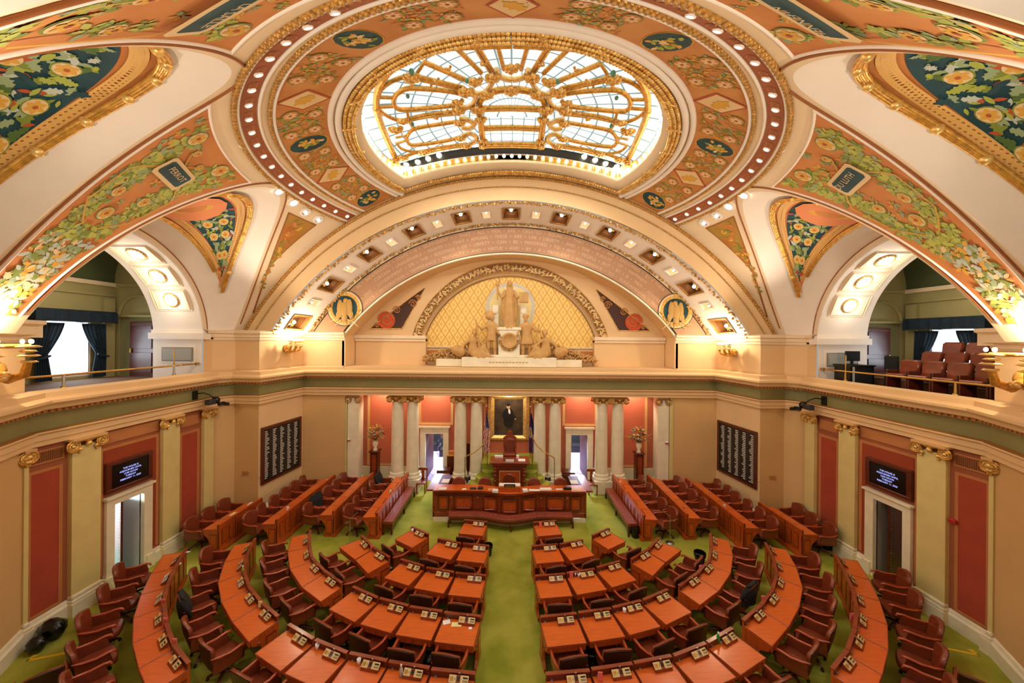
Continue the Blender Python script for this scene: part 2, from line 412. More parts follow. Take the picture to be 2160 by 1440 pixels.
# peacock blue panels inside the bays
for bi,bay in enumerate(LB[:2]):
    for sd in(1,-1):
        rg=random.Random(21+bi); 
        def lim(t,o=0):
            d=abs(t-.5)/.36; d=min(1,d); lo=.225+.37*d**2.2; hi=.78-.185*d**2.0; mid=.6; 
            return lo+o*(1-d*.2), max(hi-o*(1-d*.2),lo+o)
        T=[.14+.72*k/60 for k in range(61)]
        mb=MB()
        mb.loft([[flip(BAYP(t,lim(t)[0]*(1-j/8)+lim(t)[1]*j/8,bay,.02),sd) for t in T] for j in range(9)],peach if bi==0 else orangem)
        T2=[.19+.62*k/60 for k in range(61)]
        L2=lambda t:(lambda a,b:(a,b) if b>a else ((a+b)/2,(a+b)/2))(*lim(t,.105))
        mb.loft([[flip(BAYP(t,L2(t)[0]*(1-j/8)+L2(t)[1]*j/8,bay,.05),sd) for t in T2] for j in range(9)],bluem)
        # lattice of gold discs on the border
        for k in range(96):
            t=.16+.68*k/95; lo=lim(t)[0]; 
            for sidee in(0,1):
                s0=(lim(t)[0]+.055) if sidee==0 else (lim(t)[1]-.05)
                if sidee and abs(t-.5)>.3: continue
                rr=.115 if abs(t-.5)<.3 else .08
                p=BAYP(t,s0,bay,.045); q=BAYP(t+.004,s0,bay,.045); e=(q-p).normalized(); f=(BAYP(t,s0+.02,bay,.045)-p).normalized()
                for (ra,rb) in((1.0,.72),(.45,.2)):
                    o_=[p+(e*math.cos(2*PI*i/12)+f*math.sin(2*PI*i/12))*rr*ra for i in range(12)]; n_=[p+(e*math.cos(2*PI*i/12)+f*math.sin(2*PI*i/12))*rr*rb for i in range(12)]
                    mb.loft([[flip(x,sd) for x in o_],[flip(x,sd) for x in n_]],lace,True)
        def S(u,v,off):
            t=.5+u/10.5; return flip(BAYP(t,v/4.2,bay,.05+off),sd)
        for _ in range(420):
            u=rg.uniform(-3.1,3.1); t=.5+u/10.5; a,b=L2(t)
            if b-a<.04: continue
            v=rg.uniform(a+.03,b-.03)*4.2
            decal(mb,S,u,v,LOBE if rg.random()<.5 else LEAF,rg.uniform(.14,.3),rg.uniform(0,6.28),rg.choice((g1,g2,g3,g3,g4,bluem,gr1,r1)),.012+rg.random()*.01)
        for u in((-2.5,-1.75,-1.2,1.2,1.75,2.5) if bi==0 else (-2.5,-1.75,-.9,0,.9,1.75,2.5)):
            a,b=L2(.5+u/10.5)
            for v in ((a*.7+b*.3)*4.2,(a*.3+b*.7)*4.2):
                if (b-a)>.12: rosette(mb,S,u,v,.15,.024,petal=y1,mc=w1)
        if bi==0: decal(mb,S,0,2.35,CIRC,.95,0,peach,.03); decal(mb,S,0,2.35,CIRC,.6,0,y1,.036); decal(mb,S,0,2.35,CIRC,.45,0,orangem,.042)
        mb.build('painted_vault_panel',ceiling)
        # gilded reeded rod around the panel
        mb=MB()
        for o_,rr in((-.024,.04),(-.010,.04),(.004,.04)):
            mb.tube([flip(BAYP(t,lim(t)[0]+o_,bay,.09),sd) for t in T],rr,gold,6)
            mb.tube([flip(BAYP(t,lim(t)[1]-o_,bay,.07),sd) for t in T[6:-6]],rr*.7,gold,6)
        for k in range(1,12):
            t=.14+.72*k/12; p=BAYP(t,lim(t)[0]-.012,bay,.1); mb.ball(flip(p,sd),.085,goldl,5)
        mb.build('gilded_moulding',ceiling)
# concentric bands on the dome
def azlim(r,yl=YC-.02):
    return math.degrees(math.acos(max(-1,min(1,(yl-DY)/r)))) if r>yl-DY else 0
def band(r0,r1,off,m,name=None,yl=YC-.02,mb=None,n=200):
    mb=mb or MB(); rows=[]
    for k in range(5):
        r=r0+(r1-r0)*k/4; a=azlim(r,yl); rows.append([SR(a+(360-2*a)*i/n,r,off) for i in range(n+1)])
    mb.loft(rows,m); return mb
def ringtube(r,off,rad,m,mb,yl=YC-.02,n=220,nn=6):
    a=azlim(r,yl); mb.tube([SR(a+(360-2*a)*i/n,r,off) for i in range(n+1)],rad,m,nn)
def beads(mb,r,off,rad,m,step,yl=YC-.02,sq=(1,1,1),n=3):
    a=azlim(r,yl); L=(360-2*a); k=int(math.radians(L)*r/step)
    for i in range(k): mb.ball(SR(a+L*(i+.5)/k,r,off),rad,m,n,sq)
mb=band(5.25,6.32,.012,mat('golden_orange_band','cf9154',.75,c2='c07c40',scale=1.2)); 
rg=random.Random(3)
def SD(az0,r0):
    def S(u,v,off): 
        r=r0+v; return SR(az0+math.degrees(u/r),r,.012+off)
    return S
DI=[(0,1),(1,0),(0,-1),(-1,0)]
items=[(-180,'d'),(-152,'o'),(-127,'d'),(-107,'o'),(-88.5,'d'),(-69,'o')]
for az,kd in items:
    for sd in((1,-1) if az!=-180 else (1,)):
        S=SD(az*sd,5.8)
        if kd=='o':
            decal(mb,S,0,0,[(x*1.35,y) for x,y in CIRC],.36,PI/2,y1,.008); decal(mb,S,0,0,[(x*1.3,y) for x,y in CIRC],.345,PI/2,bluem,.014)
            for _ in range(26):
                a=rg.uniform(0,6.28); q=rg.uniform(0,.27); decal(mb,S,q*math.cos(a)*.8,q*math.sin(a)*1.1,LOBE,.16,rg.uniform(0,6.28),rg.choice((g1,g2,y1,y1,w1)),.02+rg.random()*.01)
        else:
            decal(mb,S,0,0,DI,.44,0,r1,.008,1.25); decal(mb,S,0,0,DI,.38,0,w1,.014,1.25)
            for _ in range(14): 
                a=rg.uniform(0,6.28); q=rg.uniform(0,.2); decal(mb,S,q*math.cos(a),q*math.sin(a),LEAF,.12,rg.uniform(0,6.28),rg.choice((maroon,bluem,w1,r1)),.02)
            decal(mb,S,-.2,-.16,LOBE,.52,.75,y1,.03)
flw=[-166,-139.5,-117,-97.8,-78.5]
for az in flw:
    for sd in(1,-1):
        S=SD(az*sd,5.8)
        for _ in range(60):
            foliage(mb,S,rg.uniform(-.6,.6),rg.uniform(-.42,.42),.13,3,rg,.008,(g2,orangem,orangel,y1,g3))
        for (u,v) in((-.42,.2),(.4,.24),(-.3,-.22),(.34,-.2)): rosette(mb,S,u*1.1,v*1.2,.15,.02,petal=w1,mc=peach)
mb.build('painted_dome_band',ceiling)
mb=MB(); ringtube(5.2,.03,.07,white,mb); ringtube(5.02,.05,.09,white,mb); ringtube(6.36,.03,.04,white,mb); ringtube(6.62,.02,.03,white,mb); ringtube(6.98,.03,.03,white,mb,n=240); mb.build('plaster_ring_moulding',ceiling)
mb=MB(); beads(mb,6.43,.03,.055,goldd,.11); beads(mb,7.04,.03,.065,goldd,.13)
ringtube(6.43,.0,.05,gold,mb); ringtube(7.04,.0,.06,gold,mb); mb.build('gilded_rope_ring',ceiling)
mb=band(6.66,6.94,.014,maroon)
aa=azlim(6.8)
for i in range(46):
    az=aa+4+(352-2*aa)*(i+.0)/45
    S=SD(az,6.8)
    for k in range(3): decal(mb,S,-.1+.1*k,0,CIRC,.075,0,ochre,.01); decal(mb,S,-.1+.1*k,0,CIRC,.05,0,maroon,.016)
mb.build('red_lamp_band',ceiling)
NL=46
for i in range(NL):
    az=aa+2+(356-2*aa)*i/(NL-1)
    if abs(((az+180)%360)-180)>158: continue
    p=Vector(SR(az,6.8,.03)); nrm=(Vector((0,DY,DZ))-p).normalized()
    m_=Matrix.Translation(p)@nrm.to_track_quat('Z','Y').to_matrix().to_4x4()
    lm=MB(); lm.lathe([(.0,.02),(.04,.018),(.06,0)],(0,0,0),bulbs,12); lm.lathe([(.06,0),(.07,.02),(.08,.015),(.085,-.01)],(0,0,0),white,12); lm.xform(m_)
    if i==0: pass
    a1=((az+180)%360)-180; sdn='left' if a1<0 else 'right'
    n_=int(round((180-abs(a1))/(180-aa)*0+ (abs(a1)-aa)/((356-2*aa)/(NL-1))))+1
    tag(lm.build('ceiling_light'),f'small round lamp in the {sdn} half of the red ring around the dome','lamp',f'small round lamps in the {sdn} half of the red dome ring')
# ------------------------------------------------------------------ skylight
sky=thing('skylight','gilded ribbed stained glass skylight in the crown of the dome','skylight',(0,DY,13.4))
inv=Matrix.Translation((0,-DY,-13.4))
def skb(mb,name,**k): mb.xform(inv); o=mb.build(name); o.parent=sky; return o
RG=DR+.55; YG=13.24; RO=4.5
def SKY(x,y,off=0):
    return (x,y,DZ+math.sqrt(max(0,(RG-off)**2-x*x-(y-DY)**2)))
mb=MB(); rows=[]
for k in range(17):
    t=k/16; row=[]
    for i in range(121):
        az=-180+3*i; c=math.cos(math.radians(az)); lim_=(YG-DY)/c if c>0 else RO+.3; r=.02+(min(RO+.3,lim_)-.02)*t
        row.append(SKY(r*math.sin(math.radians(az)),DY+r*c))
    rows.append(row)
mb.loft(rows,glassm); o=skb(mb,'glass_panels')
# cove between the opening and the glass
mb=MB()
def lip(az,ro,y,R): 
    c=math.cos(math.radians(az)); r=min(ro,(y-DY)/c) if c>0 else ro
    return (r*math.sin(math.radians(az)),DY+r*c,DZ+math.sqrt(R*R-r*r))
A_=sorted(set([-180+1.5*i for i in range(241)]+[s*math.degrees(math.acos((yy-DY)/ro)) for s in(-1,1) for ro,yy in((RS,YIN),(4.45,13.4),(4.45,13.3))]))
mb.loft([[lip(a,RS,YIN,DR) for a in A_],[lip(a,4.72,13.66,DR-.10) for a in A_],[lip(a,4.62,13.52,DR-.02) for a in A_],[lip(a,4.45,13.4,DR) for a in A_],[lip(a,4.45,13.36,DR+.12) for a in A_],[lip(a,4.55,13.42,DR+.2) for a in A_],[lip(a,4.6,13.42,DR+.34) for a in A_],[lip(a,4.72,13.95,DR+.9) for a in A_]],cream)
skb(mb,'cove')
mb=MB()
rg=random.Random(9)
per=[]
for i in range(0,2400):
    az=-180+i*.15; per.append(Vector(lip(az,4.76,13.72,DR-.13)))
acc=0; last=per[0]
for p in per:
    acc+=(p-last).length; last=p
    if acc>.085:
        acc=0
        for q in(-1,0,1):
            d=(Vector((0,DY-.0,p.z))-p).normalized()*q*.105
            mb.ball((p.x+d.x,p.y+d.y,p.z-.02),.055,goldl if rg.random()<.6 else gold,3,(1.1,1,.8))
for k in range(24):
    az=-172+15*k; p=lip(az,4.76,13.72,DR-.15)
    for q in(-.12,.12): mb.tube([(p[0]*(1+q*.25)-.1,DY+(p[1]-DY)*(1-q*.25),p[2]),(p[0]*(1-q*.25)+.1,DY+(p[1]-DY)*(1+q*.25),p[2])],.035,goldl,5)
skb(mb,'leaf_garland_border')
def P2(u,v,off=.06):
    p=on_sphere(u,v,RG-off); return p
def sym(mb,pts,r,m,off=.06,n=6):
    L=[P2(u,v,off) for u,v in pts]
    mb.tube(L,r,m,n); mb.tube([(-p[0],p[1],p[2]) for p in L],r,m,n)
def crv(pts,n=6):
    out=[]
    for i in range(len(pts)-1):
        p0=pts[max(i-1,0)];p1=pts[i];p2=pts[i+1];p3=pts[min(i+2,len(pts)-1)]
        for k in range(n):
            t=k/n; out.append(tuple(.5*((2*p1[j])+(-p0[j]+p2[j])*t+(2*p0[j]-5*p1[j]+4*p2[j]-p3[j])*t*t+(-p0[j]+3*p1[j]-3*p2[j]+p3[j])*t**3) for j in(0,1)))
    return out+[pts[-1]]
mb=MB()
CXS=1080
ribs=[([(1063,146),(1050,97)],.075),([(1042,154),(1008,97)],.07),([(1035,156),(1000,99)],.05),([(1015,153),(966,104)],.08),([(988,171),(895,131)],.08),([(979,184),(880,160)],.055),([(979,190),(868,164)],.06),
 ([(976,197),(930,190),(866,186),(846,192),(833,203),(830,215),(836,227),(852,231),(900,228),(960,222)],.085),
 ([(866,186),(874,164)],.06),([(895,131),(878,157)],.06),([(963,235),(900,242),(862,251)],.075),([(965,240),(900,247),(864,255)],.05),
 ([(862,251),(858,229)],.06),([(832,206),(797,205)],.06),([(832,224),(797,226)],.06),([(797,226),(810,240),(835,252),(862,253)],.07),([(797,205),(805,188),(825,172),(850,163),(868,162)],.07),
 ([(966,256),(920,263),(876,271),(862,282),(858,295),(866,305),(885,305),(930,299),(971,290)],.08),
 ([(862,255),(870,268)],.06),([(856,286),(834,290)],.05),([(858,296),(836,302)],.05),([(836,302),(848,314),(870,320),(894,319)],.06),
 ([(986,303),(930,311),(880,322),(840,334)],.07),([(986,308),(930,316),(885,327)],.05)]
for pts,r in ribs: sym(mb,crv(pts,4) if len(pts)>2 else [pts[0],((pts[0][0]+pts[1][0])/2,(pts[0][1]+pts[1][1])/2),pts[1]],r*.8,gold if r>.052 else goldl)
# central panel
sym(mb,[(1009,228),(1013,250),(1016,275),(1020,306)],.11,gold)
sym(mb,crv([(1009,228),(1014,212),(1028,198),(1050,190),(1080,187)],5),.10,gold)
for y,r in((227,.07),(232,.05),(268,.07),(273,.05),(303,.07),(308,.07)): sym(mb,[(1013,y+1),(1045,y),(1080,y-.5)],r,goldl if r<.06 else gold)
# scallops round the centre
for pts in ([(966,222),(984,226),(998,218),(1003,203),(990,195)],[(969,249),(986,252),(1001,262),(988,270),(974,268)],[(975,286),(992,281),(1006,292),(990,305)],[(975,186),(994,195),(1018,196),(1034,182),(1040,166)],[(1047,146),(1052,158),(1066,165),(1080,167)]):
    sym(mb,crv(pts,4),.085,cream); sym(mb,crv(pts,4),.05,goldl,.12)
# outer frame
sym(mb,crv([(838,340),(826,316),(813,285),(801,255),(793,228)],4),.11,goldl)
sym(mb,crv([(793,228),(797,190),(822,150),(870,116),(935,100),(1008,95),(1080,93)],4),.09,gold)
skb(mb,'gilded_ribs')
for (u,v,s) in ((1009,228,.26),(1014,250,.22),(1018,296,.2),(1020,306,.2),(1028,196,.24),(1080,187,.26),(968,230,.24),(970,256,.22),(972,288,.22),(984,305,.22),(983,190,.26),(1040,160,.24),(1003,168,.22),(850,252,.2),(868,160,.24),(835,270,.25),(850,330,.24),(895,318,.24),(945,140,.1),(920,166,.1),(905,180,.1),(1020,130,.1),(940,232,.1),(920,245,.1),(826,338,.3),(1080,140,.22),(966,212,.2)):
    mbs={1:MB(),-1:MB()}
    for k in range(7):
        a=k*.9; p=Vector(P2(u,v,.14)); q=p+Vector((math.cos(a)*s*.6,math.sin(a)*s*.6,0)); 
        for sd in(1,-1): mbs[sd].ball((q.x*sd,q.y,q.z-.02*k),s*.42,goldl if k%2 else gold,3,(1,1,.6))
    skb(mbs[1],'gilded_rosette')
    if u!=1080: skb(mbs[-1],'gilded_rosette')
for (u,v,s) in ((868,161,.12),(860,212,.1),(985,180,.11),(975,208,.1),(870,270,.1)):
    p=P2(u,v,.3)
    for sd in(1,-1): mb=MB(); mb.ball((p[0]*sd,p[1],p[2]+.12),s*.6,MATS.setdefault('jade_boss',mat('jade_boss','4f8a74',.3)),4); skb(mb,'green_boss')
# socket strips and bulbs round the cove
bm_=MB(); bm_.ball((0,0,0),.062,bulb,5)
bulb0=None; kk=0
pts=[];last=None
for i in range(0,4800):
    az=-180+i*.075; p=Vector(lip(az,4.5,13.33,DR+.19)); c=math.cos(math.radians(az))
    if last is None or (p-last).length>(.30 if c>0 and abs(p.y-13.33)<.02 else .34): pts.append(p); last=p
bl=bm_.build('cove_bulb')
vis=[p for p in pts if p.y>9.0]
n_=0
for i,p in enumerate(vis):
    o=bl if i==0 else bl.copy()
    if i: C.objects.link(o)
    q=Vector((0,DY,p.z))-p; q.z=0; q=q.normalized()*.07
    o.location=p+q
    if p.y>13.2: lb='bare round bulb in the straight row along the front edge of the skylight cove'; g='bulbs along the straight edge of the skylight'
    else: lb=('bare round bulb in the curved row on the %s edge of the skylight cove')%('left' if p.x<0 else 'right'); g='bulbs along the %s curved edge of the skylight'%('left' if p.x<0 else 'right')
    tag(o,lb,'bulb',g)
# the larger floodlights in the corners of the cove
for sd in(-1,1):
    for k,(u,v) in enumerate(((857,347),(881,341),(903,334),(926,327))):
        p=Vector(on_sphere(u,v,DR+.5)); mb=MB(); mb.ball((0,0,0),.10,bulb,6); mb.lathe([(.0,.16),(.06,.15),(.09,.06),(.1,.02)],(0,0,0),steel,10)
        tag(mb.build('flood_lamp',loc=(p.x*sd,p.y,p.z)),f"bright globe lamp, {('outermost','second','third','innermost')[k]} of four at the {'right' if sd==-1 else 'left'} corner of the skylight",'lamp','globe lamps in the skylight corners')
mb=MB()
for i in range(0,1200):
    az=-70+i*140/1200; p=lip(az,4.5,13.36,DR+.19)
    if i%6==0 and p[1]>13.3: mb.box((p[0],p[1],p[2]),(.05,.03,.16),gold)
skb(mb,'gilded_socket_strip')
# black sheet standing in for shade in the gap above the straight edge
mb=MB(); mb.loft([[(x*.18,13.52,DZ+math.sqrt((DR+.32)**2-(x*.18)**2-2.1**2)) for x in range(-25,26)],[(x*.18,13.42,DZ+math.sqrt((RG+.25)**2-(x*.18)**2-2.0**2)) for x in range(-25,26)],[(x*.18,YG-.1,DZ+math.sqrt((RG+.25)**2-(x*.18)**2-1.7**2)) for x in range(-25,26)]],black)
skb(mb,'gap_shade_sheet')
# ------------------------------------------------------------------ great front arch
def ringpt(Y,rpx,dpx,x,off=0):
    """x in px-ish angle a; circle drawn in plane Y"""
    a=x; r=rpx*Y/F-off; return (r*math.sin(a),Y,EZ-dpx*Y/F+r*math.cos(a))
def amax(rpx,dpx,zoff=0): return math.acos(min(1,max(-1,(dpx+zoff)/rpx)))
def arc(Y,rpx,dpx,n=120,off=0,frac=1):
    a=amax(rpx,dpx)*frac; return [ringpt(Y,rpx,dpx,-a+2*a*i/n,off) for i in range(n+1)]
RC=(DR**2-(YC-DY)**2)**.5*F/YC; DC=(EZ-DZ)*F/YC
walls=MB()
mb=MB(); mb.loft([arc(YC,RC,DC),arc(YC,628,303),arc(YC+.03,626,303),arc(YC+.03,597,307)],buff); mb.build('trim_1',kind='structure')
mb=MB()
for r,d,rad,st in((RC-6,DC,.075,.12),(622,304,.03,.075)):
    a=amax(r,d); n=int(2*a*r*YC/F/st)
    for i in range(n):
        p=ringpt(YC,r,d,-a+2*a*(i+.5)/n); mb.ball((p[0],YC-.02,p[2]),rad,goldd,3)
A=arc(YC,RC-6,DC); mb.tube([(p[0],p[1]-.0,p[2]) for p in A],.06,gold,6); mb.build('gilded_rope_moulding',kind='structure')['kind']='structure'
OR=(596,307); IR=(501.6,261.6)
def SOF(f,a01,off=0):
    """point on the coffered soffit: f depth fraction, a01 in -1..1 along the arch, off = height above the surface (outward)"""
    Y=YC+.05+(YB-YC-.05)*f; ro=OR[0]*YC/F+(IR[0]*YB/F-OR[0]*YC/F)*f; zo=(OR[1]*YC/F)+(IR[1]*YB/F-OR[1]*YC/F)*f
    ro+=off; a=a01*math.acos(zo/ro); return (ro*math.sin(a),Y,EZ-zo+ro*math.cos(a))
# coffer positions, read along the soffit
cof=[]
NC=9
mb=MB(); 
holes=[]
for k in range(-10,11):
    c=k*.094; big=(k%2==0); holes.append((c,.028 if big else .013,.27 if big else .15,big))
edges_=[-1.0]
for c,w,_,b in holes:
    edges_+= [c-w,c+w]
edges_=[e for e in edges_ if -1<=e<=1]+[1.0]; edges_=sorted(set(round(e,5) for e in edges_))
def strip(a0,a1,f0,f1,off0=0,off1=0,m=white):
    n=max(1,int((a1-a0)/.02)); mb.loft([[SOF(f0,a0+(a1-a0)*i/n,off0) for i in range(n+1)],[SOF(f1,a0+(a1-a0)*i/n,off1) for i in range(n+1)]],m)
for i in range(len(edges_)-1):
    a0,a1=edges_[i],edges_[i+1]; mid=(a0+a1)/2
    hh=[h for h in holes if abs(h[0]-mid)<h[1]*.9]
    if hh:
        hf=hh[0][2]/1.0; strip(a0,a1,0,.5-hf/1.2,m=white); strip(a0,a1,.5+hf/1.2,1,m=white)
    else: strip(a0,a1,0,1)
mb.build('trim_2',kind='structure')
ORDN=['zeroth','first','second','third','fourth','fifth']
for c,w,hf,big in holes:
    f0,f1=.5-hf/1.2,.5+hf/1.2; d=.28 if big else .2
    mb=MB()
    def frame(ww,ff,off): return [SOF(.5-ff,c-ww,off),SOF(.5-ff,c+ww,off),SOF(.5+ff,c+ww,off),SOF(.5+ff,c-ww,off)]
    ff=hf/1.2
    mb.loft([frame(w*1.22,ff*1.14,-.03),frame(w*1.16,ff*1.1,-.05),frame(w,ff,-.03),frame(w,ff,.02)],goldd if big else white,True,False)
    mb.loft([frame(w,ff,0),frame(w*.86,ff*.9,.1),frame(w*.8,ff*.86,.1),frame(w*.7,ff*.8,d)],mat('coffer_bronze','7a4a1c',.5,.4) if big else cream,True,False)
    q=frame(w*.7,ff*.8,d); mb.add(q,[(0,1,2,3)],mat('coffer_dark_bronze','4a2c12',.6,.2) if big else ochre)
    o=mb
    p0=Vector(SOF(.5,c,d-.02)); p1=Vector(SOF(.5,c,d-.14)); nr=(p1-p0).normalized()
    if big:
        T=nr.to_track_quat('Z','Y').to_matrix().to_4x4(); T=Matrix.Translation(p0)@T; g=MB()
        for k in range(10):
            a=2*PI*k/10; vs=[(.04*math.cos(a),.04*math.sin(a),.02),(.17*math.cos(a-.2),.17*math.sin(a-.2),.07),(.25*math.cos(a),.25*math.sin(a),.02),(.17*math.cos(a+.2),.17*math.sin(a+.2),.07)]; g.add(vs,[(0,1,2,3)],goldl)
        g.xform(T); mb.v+=[]; base=len(mb.v)
        for f,mi_,sm in zip(g.f,g.m,g.sm): mb.f.append(tuple(i+base for i in f)); mb.m.append(mb.mi(g.mats[mi_])); mb.sm.append(sm)
        mb.v+=g.v
    lamp=thing('coffer_lamp','x','lamp',tuple(p1)); im=Matrix.Translation(-p1)
    mb.xform(im); oo=mb.build('coffer'); oo.parent=lamp
    b=MB(); b.ball((0,0,0),.07 if big else .045,bulb,6); oo=b.build('bulb'); oo.parent=lamp
    idx=int(round(c/.094)); side='' if idx==0 else (' left of centre' if idx<0 else ' right of centre'); j=abs(idx)
    if big: lamp['label']=('large gilded square coffer lamp at the crown of the great arch' if idx==0 else f'large gilded coffer lamp, {ORDN[j//2]}{side} from the crown of the great arch')
    else: lamp['label']=f'small plain coffer lamp, {ORDN[(j+1)//2]}{side} from the crown of the great arch'
    lamp['group']='large coffer lamps in the great arch' if big else 'small coffer lamps in the great arch'
mb=MB(); rg=random.Random(4)
for f in(.03,.97):
    for i in range(150):
        a=-.99+1.98*i/149; p=Vector(SOF(f,a,-.04))
        for k in range(3):
            mb.ball(p+Vector((rg.uniform(-.06,.06),rg.uniform(-.07,.07),rg.uniform(-.04,.04))),rg.uniform(.03,.06),goldd if k else goldl,3)
mb.build('gilded_leaf_moulding',kind='structure')
# face carrying the inscription (plane YB)
mb=MB()
mb.loft([arc(YB,501.6,261.6),arc(YB,495,261.6)],cream)
mauve=mat('mauve_inscription_band','b48866',.7,noise=.05,scale=.8)
mb.loft([arc(YB,495,261.6),arc(YB,494,261.6),arc(YB,441,261.6)],mauve); mb.loft([arc(YB,441,261.6),arc(YB-.02,440,261.6),arc(YB-.02,438.6,261.6)],cream)
mb.build('trim_3',kind='structure')
mb=MB(); mb.tube(arc(YB-.01,495,261.6),.022,blackl,5); mb.tube(arc(YB-.02,441.5,261.6),.02,blackl,5); mb.tube(arc(YB-.02,438.8,261.6),.05,stone,6); mb.build('trim_4',kind='structure')
mb=MB()
lines=[(487,'IN  \u2022  INDEPENDENT  \u2022  STATE  \u2022  IS  \u2022  SELFEVIDENT  \u2022  \u2022  THAT  \u2022  ALL  \u2022  MEN  \u2022  ARE  \u2022  CREATED  \u2022  EQUAL  \u2022  \u2022  THAT  \u2022  THEY  \u2022  ARE  \u2022  ENDOWED  \u2022  BY  \u2022  THEIR'),
(475.5,'CERTAIN  \u2022  UNALIENABLE  \u2022  RIGHTS  \u2022  \u2022  THAT  \u2022  AMONG  \u2022  THESE  \u2022  ARE  \u2022  LIFE  \u2022  LIBERTY  \u2022  AND  \u2022  THE  \u2022  PURSUIT  \u2022  OF  \u2022  HAPPINESS'),
(463.5,'NO  \u2022  FREE  \u2022  GOVERNMENT  \u2022  OR  \u2022  THE  \u2022  BLESSINGS  \u2022  OF  \u2022  LIBERTY  \u2022  CAN  \u2022  BE  \u2022  PRESERVED  \u2022  TO  \u2022  ANY  \u2022  PEOPLE  \u2022  BUT  \u2022  BY  \u2022  A  \u2022  FIRM  \u2022  ADHERENCE'),
(450.5,'TO  \u2022  JUSTICE  \u2022  MODERATION  \u2022  TEMPERANCE  \u2022  FRUGALITY  \u2022  AND  \u2022  VIRTUE  \u2022  AND  \u2022  BY  \u2022  A  \u2022  FREQUENT  \u2022  RECURRENCE  \u2022  TO  \u2022  FUNDAMENTAL  \u2022  PRINCIPLES')]
ivl=mat('pale_gilt_lettering','dcb995',.5)
for r,t in lines:
    R_=r*YB/F; zc=EZ-261.6*YB/F
    put_text(mb,t,.20,lambda x,y:((R_+y-.07)*math.sin(x/R_),YB-.012,zc+(R_+y-.07)*math.cos(x/R_)),ivl,spacing=1.02)
mb.build('inscription_lettering',kind='structure')
# eagle roundels at the springing of the inscription band
for sd in(-1,1):
    mb=MB(); c=on_y(728,650,YB); cx=-abs(c[0])*1.0; cz=c[2]
    def T(x,y,o): return ((cx+x)*-sd,YB-.012-o,cz+y)
    q=[on_y(*p,YB) for p in((648,703),(722,703),(762,652),(735,612),(700,622))]
    mb.add([(p[0]*-sd,YB-.008,p[2]) for p in q],[tuple(range(5))],mauve)
    mb.tube([(p[0]*-sd,YB-.015,p[2]) for p in(q[4],q[0],q[1],q[2])],.02,blackl,5)
    def disc(r0,r1,o,m): mb.loft([[T(r0*math.cos(2*PI*i/40),r0*math.sin(2*PI*i/40),o) for i in range(40)],[T(r1*math.cos(2*PI*i/40),r1*math.sin(2*PI*i/40),o) for i in range(40)]],m,True)
    disc(.0,.80,.01,blackl); disc(0,.77,.014,w1); disc(0,.68,.018,y1); disc(0,.56,.022,bluem)
    for k in range(20): a=2*PI*k/20; mb.ball(T(.62*math.cos(a),.62*math.sin(a),.02),.03,stone,3)
    eag=mat('eagle_bronze','c9a05a',.6)
    for (x,y,rx,ry,rz_) in ((0,-.05,.2,.36,.08),(-.2,-.02,.14,.42,.06),(.22,.02,.14,.4,.06),(.05,.33,.11,.12,.08),(-.28,-.32,.1,.2,.05),(.3,-.3,.1,.2,.05),(0,-.42,.14,.18,.05)):
        mb.ball(T(x,y,.05),1,eag,6,(rx,rz_,ry))
    mb.tube([T(.12,.36,.06),T(.2,.33,.07),T(.22,.26,.05)],[.05,.03,.01],y1,6)
    for k in range(9): mb.tube([T(-.3+.07*k,-.5,.03),T(-.75+.17*k,-.62-.1*(k%3),.03)],[.03,.012],y1 if k%2 else w1,5)
    tag(mb.build('eagle_medallion',kind=None),f"round relief of a standing eagle at the {'left' if sd==1 else 'right'} foot of the inscribed arch",'medallion')
# ------------------------------------------------------------------ lunette wall with its gilded arch
ST='structure'
mb=MB(); YL=17.2
n=100
mb.loft([arc(YB,438.6,261.6,n),arc(YL,438.6*YB/YL,261.6*YB/YL,n)],buff)
mb.loft([arc(YL,438.6*YB/YL,261.6*YB/YL,n),arc(YL,214.6,56.6,n)],buff)
mb.build('trim_5',kind=ST)
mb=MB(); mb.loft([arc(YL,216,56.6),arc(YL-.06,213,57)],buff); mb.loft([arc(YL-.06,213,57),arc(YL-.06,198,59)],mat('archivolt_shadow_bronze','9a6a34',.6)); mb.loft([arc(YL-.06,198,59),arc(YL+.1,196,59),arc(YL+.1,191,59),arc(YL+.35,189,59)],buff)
rg=random.Random(2)
for i in range(64):
    a=amax(206,58)*(-1+2*(i+.5)/64); 
    for k in range(5):
        p=ringpt(YL-.06,206+rg.uniform(-5,5),58,a+rg.uniform(-.012,.012)); b=rg.uniform(0,6.28); s=rg.uniform(.13,.2)
        mb.tube([(p[0]-s*math.cos(b)*.7,p[1]-.01,p[2]-s*math.sin(b)*.7),(p[0],p[1]-.06,p[2]),(p[0]+s*math.cos(b)*.7,p[1]-.01,p[2]+s*math.sin(b)*.7)],[.012,.045,.012],goldl if k%2 else w1,5)
mb.tube(arc(YL-.07,214,57),.025,goldd,5); mb.tube(arc(YL-.07,198,59),.025,goldd,5)
mb.build('gilded_leaf_archivolt',kind=ST)
